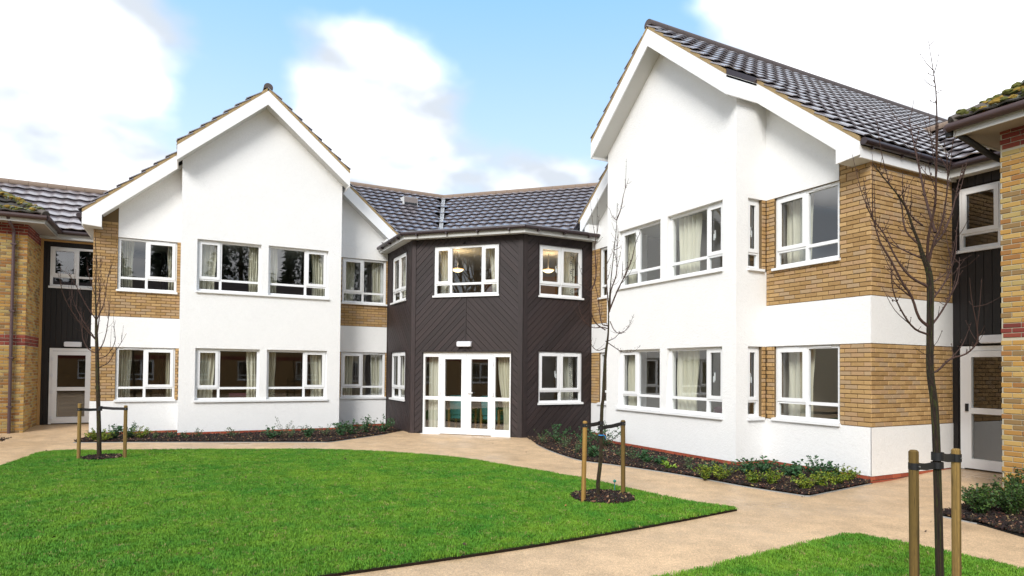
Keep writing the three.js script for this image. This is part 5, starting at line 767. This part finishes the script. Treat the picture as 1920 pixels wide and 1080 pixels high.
{
  const hw = 1.582, E = entrance;
  drape(E, 0.664 - hw, -0.33, 1.833, 3.687, 5.056, 'wide window above the double doors', 0.34, 0.34, 0.5, M_leafCurtain);
  drape(E, 0.36 - hw, -0.34, 0.5, 0.02, 2.2, 'narrow light left of the double doors', 0.44, 0, 0.25, M_leafCurtain); drape(E, 2.33 - hw, -0.34, 0.52, 0.02, 2.2, 'narrow light right of the double doors', 0, 0.42, 0.75, M_curtain);
  for (const [s, w] of [[-1, 'left'], [1, 'right']]) for (const [y0, y1, lv] of [[Y.lo0, Y.lo1, 'lower'], [Y.up0, 5.05, 'upper']]) { // drops stand parallel to the slanted faces
    const h = new THREE.Object3D(), k = 2.29 * Math.SQRT1_2; h.position.set(s < 0 ? -hw - k : hw, 0, s < 0 ? -k : 0); h.rotation.y = s * Math.PI / 4; E.add(h); E.updateMatrixWorld(true); const f = { updateMatrixWorld() {}, matrixWorld: h.matrixWorld.clone() }; E.remove(h);
    drape(f, 0.47, -0.36, 1.35, y0, y1, lv + ' window on the ' + w + ' face of the timber entrance', s < 0 ? 0.36 : 0, s < 0 ? 0.3 : 0.46, 0.3, M_leafCurtain);
  }
}
function chair(root, x, y, z, turn, label, seatM) {
  const t = thing('armchair', label, 'chair', [0, 0, 0], 0, 'wooden armchairs indoors'), b = (n, m, ...a) => { const g = new GB(); g.box(...a); return mesh(n, g, m, t); };
  b('seat', seatM, -0.26, 0.26, 0.38, 0.48, -0.25, 0.26); const bk = b('backrest', seatM, -0.25, 0.25, 0, 0.52, -0.05, 0.05); bk.position.set(0, 0.50, -0.24); bk.rotation.x = -0.18;
  for (const s of [-1, 1]) { b('leg', M.chairWood, s * 0.30 - 0.025, s * 0.30 + 0.025, 0, 0.62, 0.20, 0.25); b('leg', M.chairWood, s * 0.30 - 0.025, s * 0.30 + 0.025, 0, 0.66, -0.30, -0.25); b('armrest', M.chairWood, s * 0.30 - 0.03, s * 0.30 + 0.03, 0.62, 0.66, -0.28, 0.28); }
  root.updateMatrixWorld(true); t.applyMatrix4(new THREE.Matrix4().makeRotationY(turn).setPosition(x, y, z).premultiply(root.matrixWorld));
}
chair(entrance, -0.45, 0.03, -1.0, Math.PI, 'wooden armchair behind the left leaf of the double doors', M.teal); chair(entrance, 0.55, 0.03, -0.95, Math.PI - 0.3, 'wooden armchair behind the right leaf of the double doors', M.teal);
chair(wingA, 0.55, 2.78, -0.85, Math.PI, 'teal armchair back behind the upper right bay window, left gable', M.teal); chair(wingA, -0.75, 2.78, -0.9, Math.PI, 'blue grey armchair back behind the upper left bay window, left gable', M.tealGrey);
chair(wingA, -0.55, 0.05, -0.85, Math.PI, 'maroon armchair back behind the lower left bay window, left gable', M.maroon); chair(wingA, 0.4, 0.05, -0.95, Math.PI, 'brown armchair back behind the lower right bay window, left gable', M.brownSeat); chair(wingB, 1.35, 0.05, -0.75, Math.PI, 'plum armchair back behind the lower right bay window, right gable', M.maroon);

// ---------------------------------------------------------------- the rest of the courtyard, mirrored in the windows
function farBuilding(pos, turn, L, eave, D, S0, label, cols) {
  const root = thing('brick_building', label, 'building', pos, turn, 'older buff brick buildings'), hs = cols.flatMap((u) => [[u, u + 1.5, 0.9, 2.2], ...(eave > 4 ? [[u, u + 1.5, 3.5, 4.7]] : [])]), g = new GB();
  g.panel(0, L, -0.1, eave, -0.3, 0, hs); mesh('wall', g, M.brickPlain, root); const bd = new GB(); for (const [a, b, y0, y1] of rects(0, L, 2.28, 2.5, [])) bd.box(a, b, y0, y1, 0.001, 0.008); mesh('brick_band', bd, darkRed[0], root);
  for (const h of hs) makeWindow(root, h[0], h[2], 0, 0, 1.5, h[3] - h[2], [{ to: 0.75, sash: true }, { to: 1.5 }], { set: 0.03 });
  const rm = new GB(); rm.box(0, L, -0.1, eave, -2 * D - 0.2, -2 * D); rm.box(0, L, eave - 0.1, eave, -2 * D, -0.3); rm.box(0, 0.3, 0, eave - 0.1, -2 * D, -0.3); rm.box(L - 0.3, L, 0, eave - 0.1, -2 * D, -0.3); rm.box(0.3, L - 0.3, 0, eave - 0.1, -2.3, -2.1); mesh('inner_wall', rm, M.brickPlain, root);
  const r = new GB(); r.prism([[-0.4, eave], [-0.4, eave + 0.08], [-D, eave + 0.08 + S0 * D], [-2 * D - 0.4, eave + 0.08], [-2 * D - 0.4, eave]].map(([x, y]) => [-x, y]).reverse(), 0, L); const rf = mesh('roof', r, M.oldRoof, root); rf.rotation.y = Math.PI / 2; rf.position.set(0, 0, 0);
  return root;
}
farBuilding([9.8, 0, 9.5], Math.PI, 23, 5.1, 4.5, 0.62, 'two storey brick building closing the courtyard opposite the left gable', [1.5, 5.2, 8.4, 11.6, 14.8, 18.0]);
farBuilding([-14.5, 0, 9.5], Math.PI / 2, 27, 4.9, 3.6, 0.45, 'brick building closing the far left side of the courtyard', [2.0, 6.0, 10.0, 14.0, 18.0, 22.0]);
function conifer(x, z, h, r, label) { const t = thing('conifer', label, 'tree', [x, 0, z], 0, 'dark conifers behind the courtyard'), P = [], C = []; for (let i = 0; i < 5200; i++) { const y = 0.12 + 0.88 * Math.pow(rnd(), 0.8), a = rr(0, 6.283), w = 1 - y, lob = 0.75 + 0.35 * noise.noise(Math.cos(a) * 2 + x, y * 9, Math.sin(a) * 2 + z), q = r * Math.pow(w, 0.75) * lob * Math.sqrt(rr(0.25, 1)), v = rr(0.7, 1.3); leafQuad(P, C, V3(Math.cos(a) * q, h * y + rr(-0.2, 0.2), Math.sin(a) * q), V3(Math.cos(a), rr(-0.6, 0.3), Math.sin(a)).normalize(), rr(0.35, 0.8), rr(0.14, 0.3), [0.020 * v, 0.042 * v, 0.018 * v]); } mesh('crown', raw(P, null, C), mat([1, 1, 1], 0.9, { vertexColors: true, side: THREE.DoubleSide }), t); mesh('trunk', tube([V3(0, -0.1, 0), V3(0.1, h * 0.5, 0), V3(0, h * 0.95, 0)], [0.28, 0.18, 0.03], 8), M_bark, t); }
[[-12, 25, 17, 4.2, 'leftmost'], [-6.5, 23, 18, 4.4, 'second from left'], [-1, 25, 17, 4.0, 'third from left'], [4, 22.5, 19, 4.6, 'third from right'], [9.5, 25, 17, 4.2, 'second from right'], [15, 23, 18, 4.6, 'rightmost']].forEach(([x, z, h, r, w]) => conifer(x, z, h, r, 'tall dark conifer behind the opposite building, ' + w));
{ // broad bare tree beyond the left building
  const t = thing('bare_tree', 'broad bare tree beyond the far left building', 'tree', [-24, 0, -3]), gs = []; t.scale.setScalar(1.35);
  const grow = (p, d, L, r, n) => { const e = p.clone().addScaledVector(d, L), m = p.clone().lerp(e, 0.5).add(V3(rr(-1, 1), rr(-0.3, 1), rr(-1, 1)).multiplyScalar(L * 0.08)); gs.push(tube([p, m, e], [r, r * 0.82, r * 0.66], 5)); if (n) for (let k = 0; k < (n > 3 ? 4 : 3); k++) grow(e, d.clone().add(V3(rr(-0.8, 0.8), rr(-0.15, 0.5), rr(-0.8, 0.8))).normalize(), L * rr(0.62, 0.85), r * 0.6, n - 1); };
  mesh('trunk', tube([V3(0, -0.1, 0), V3(0.1, 1.6, 0), V3(0, 3.2, 0)], [0.34, 0.28, 0.24], 10), M_bark, t); for (let k = 0; k < 5; k++) grow(V3(0, 3.0, 0), V3(Math.cos(k * 1.26) * 0.6, 1, Math.sin(k * 1.26) * 0.6).normalize(), 2.3, 0.13, 5);
  mesh('crown', mergeGeometries(gs.map((g) => g.toNonIndexed())), M_twig, t);
}
renderer.render(scene, camera);
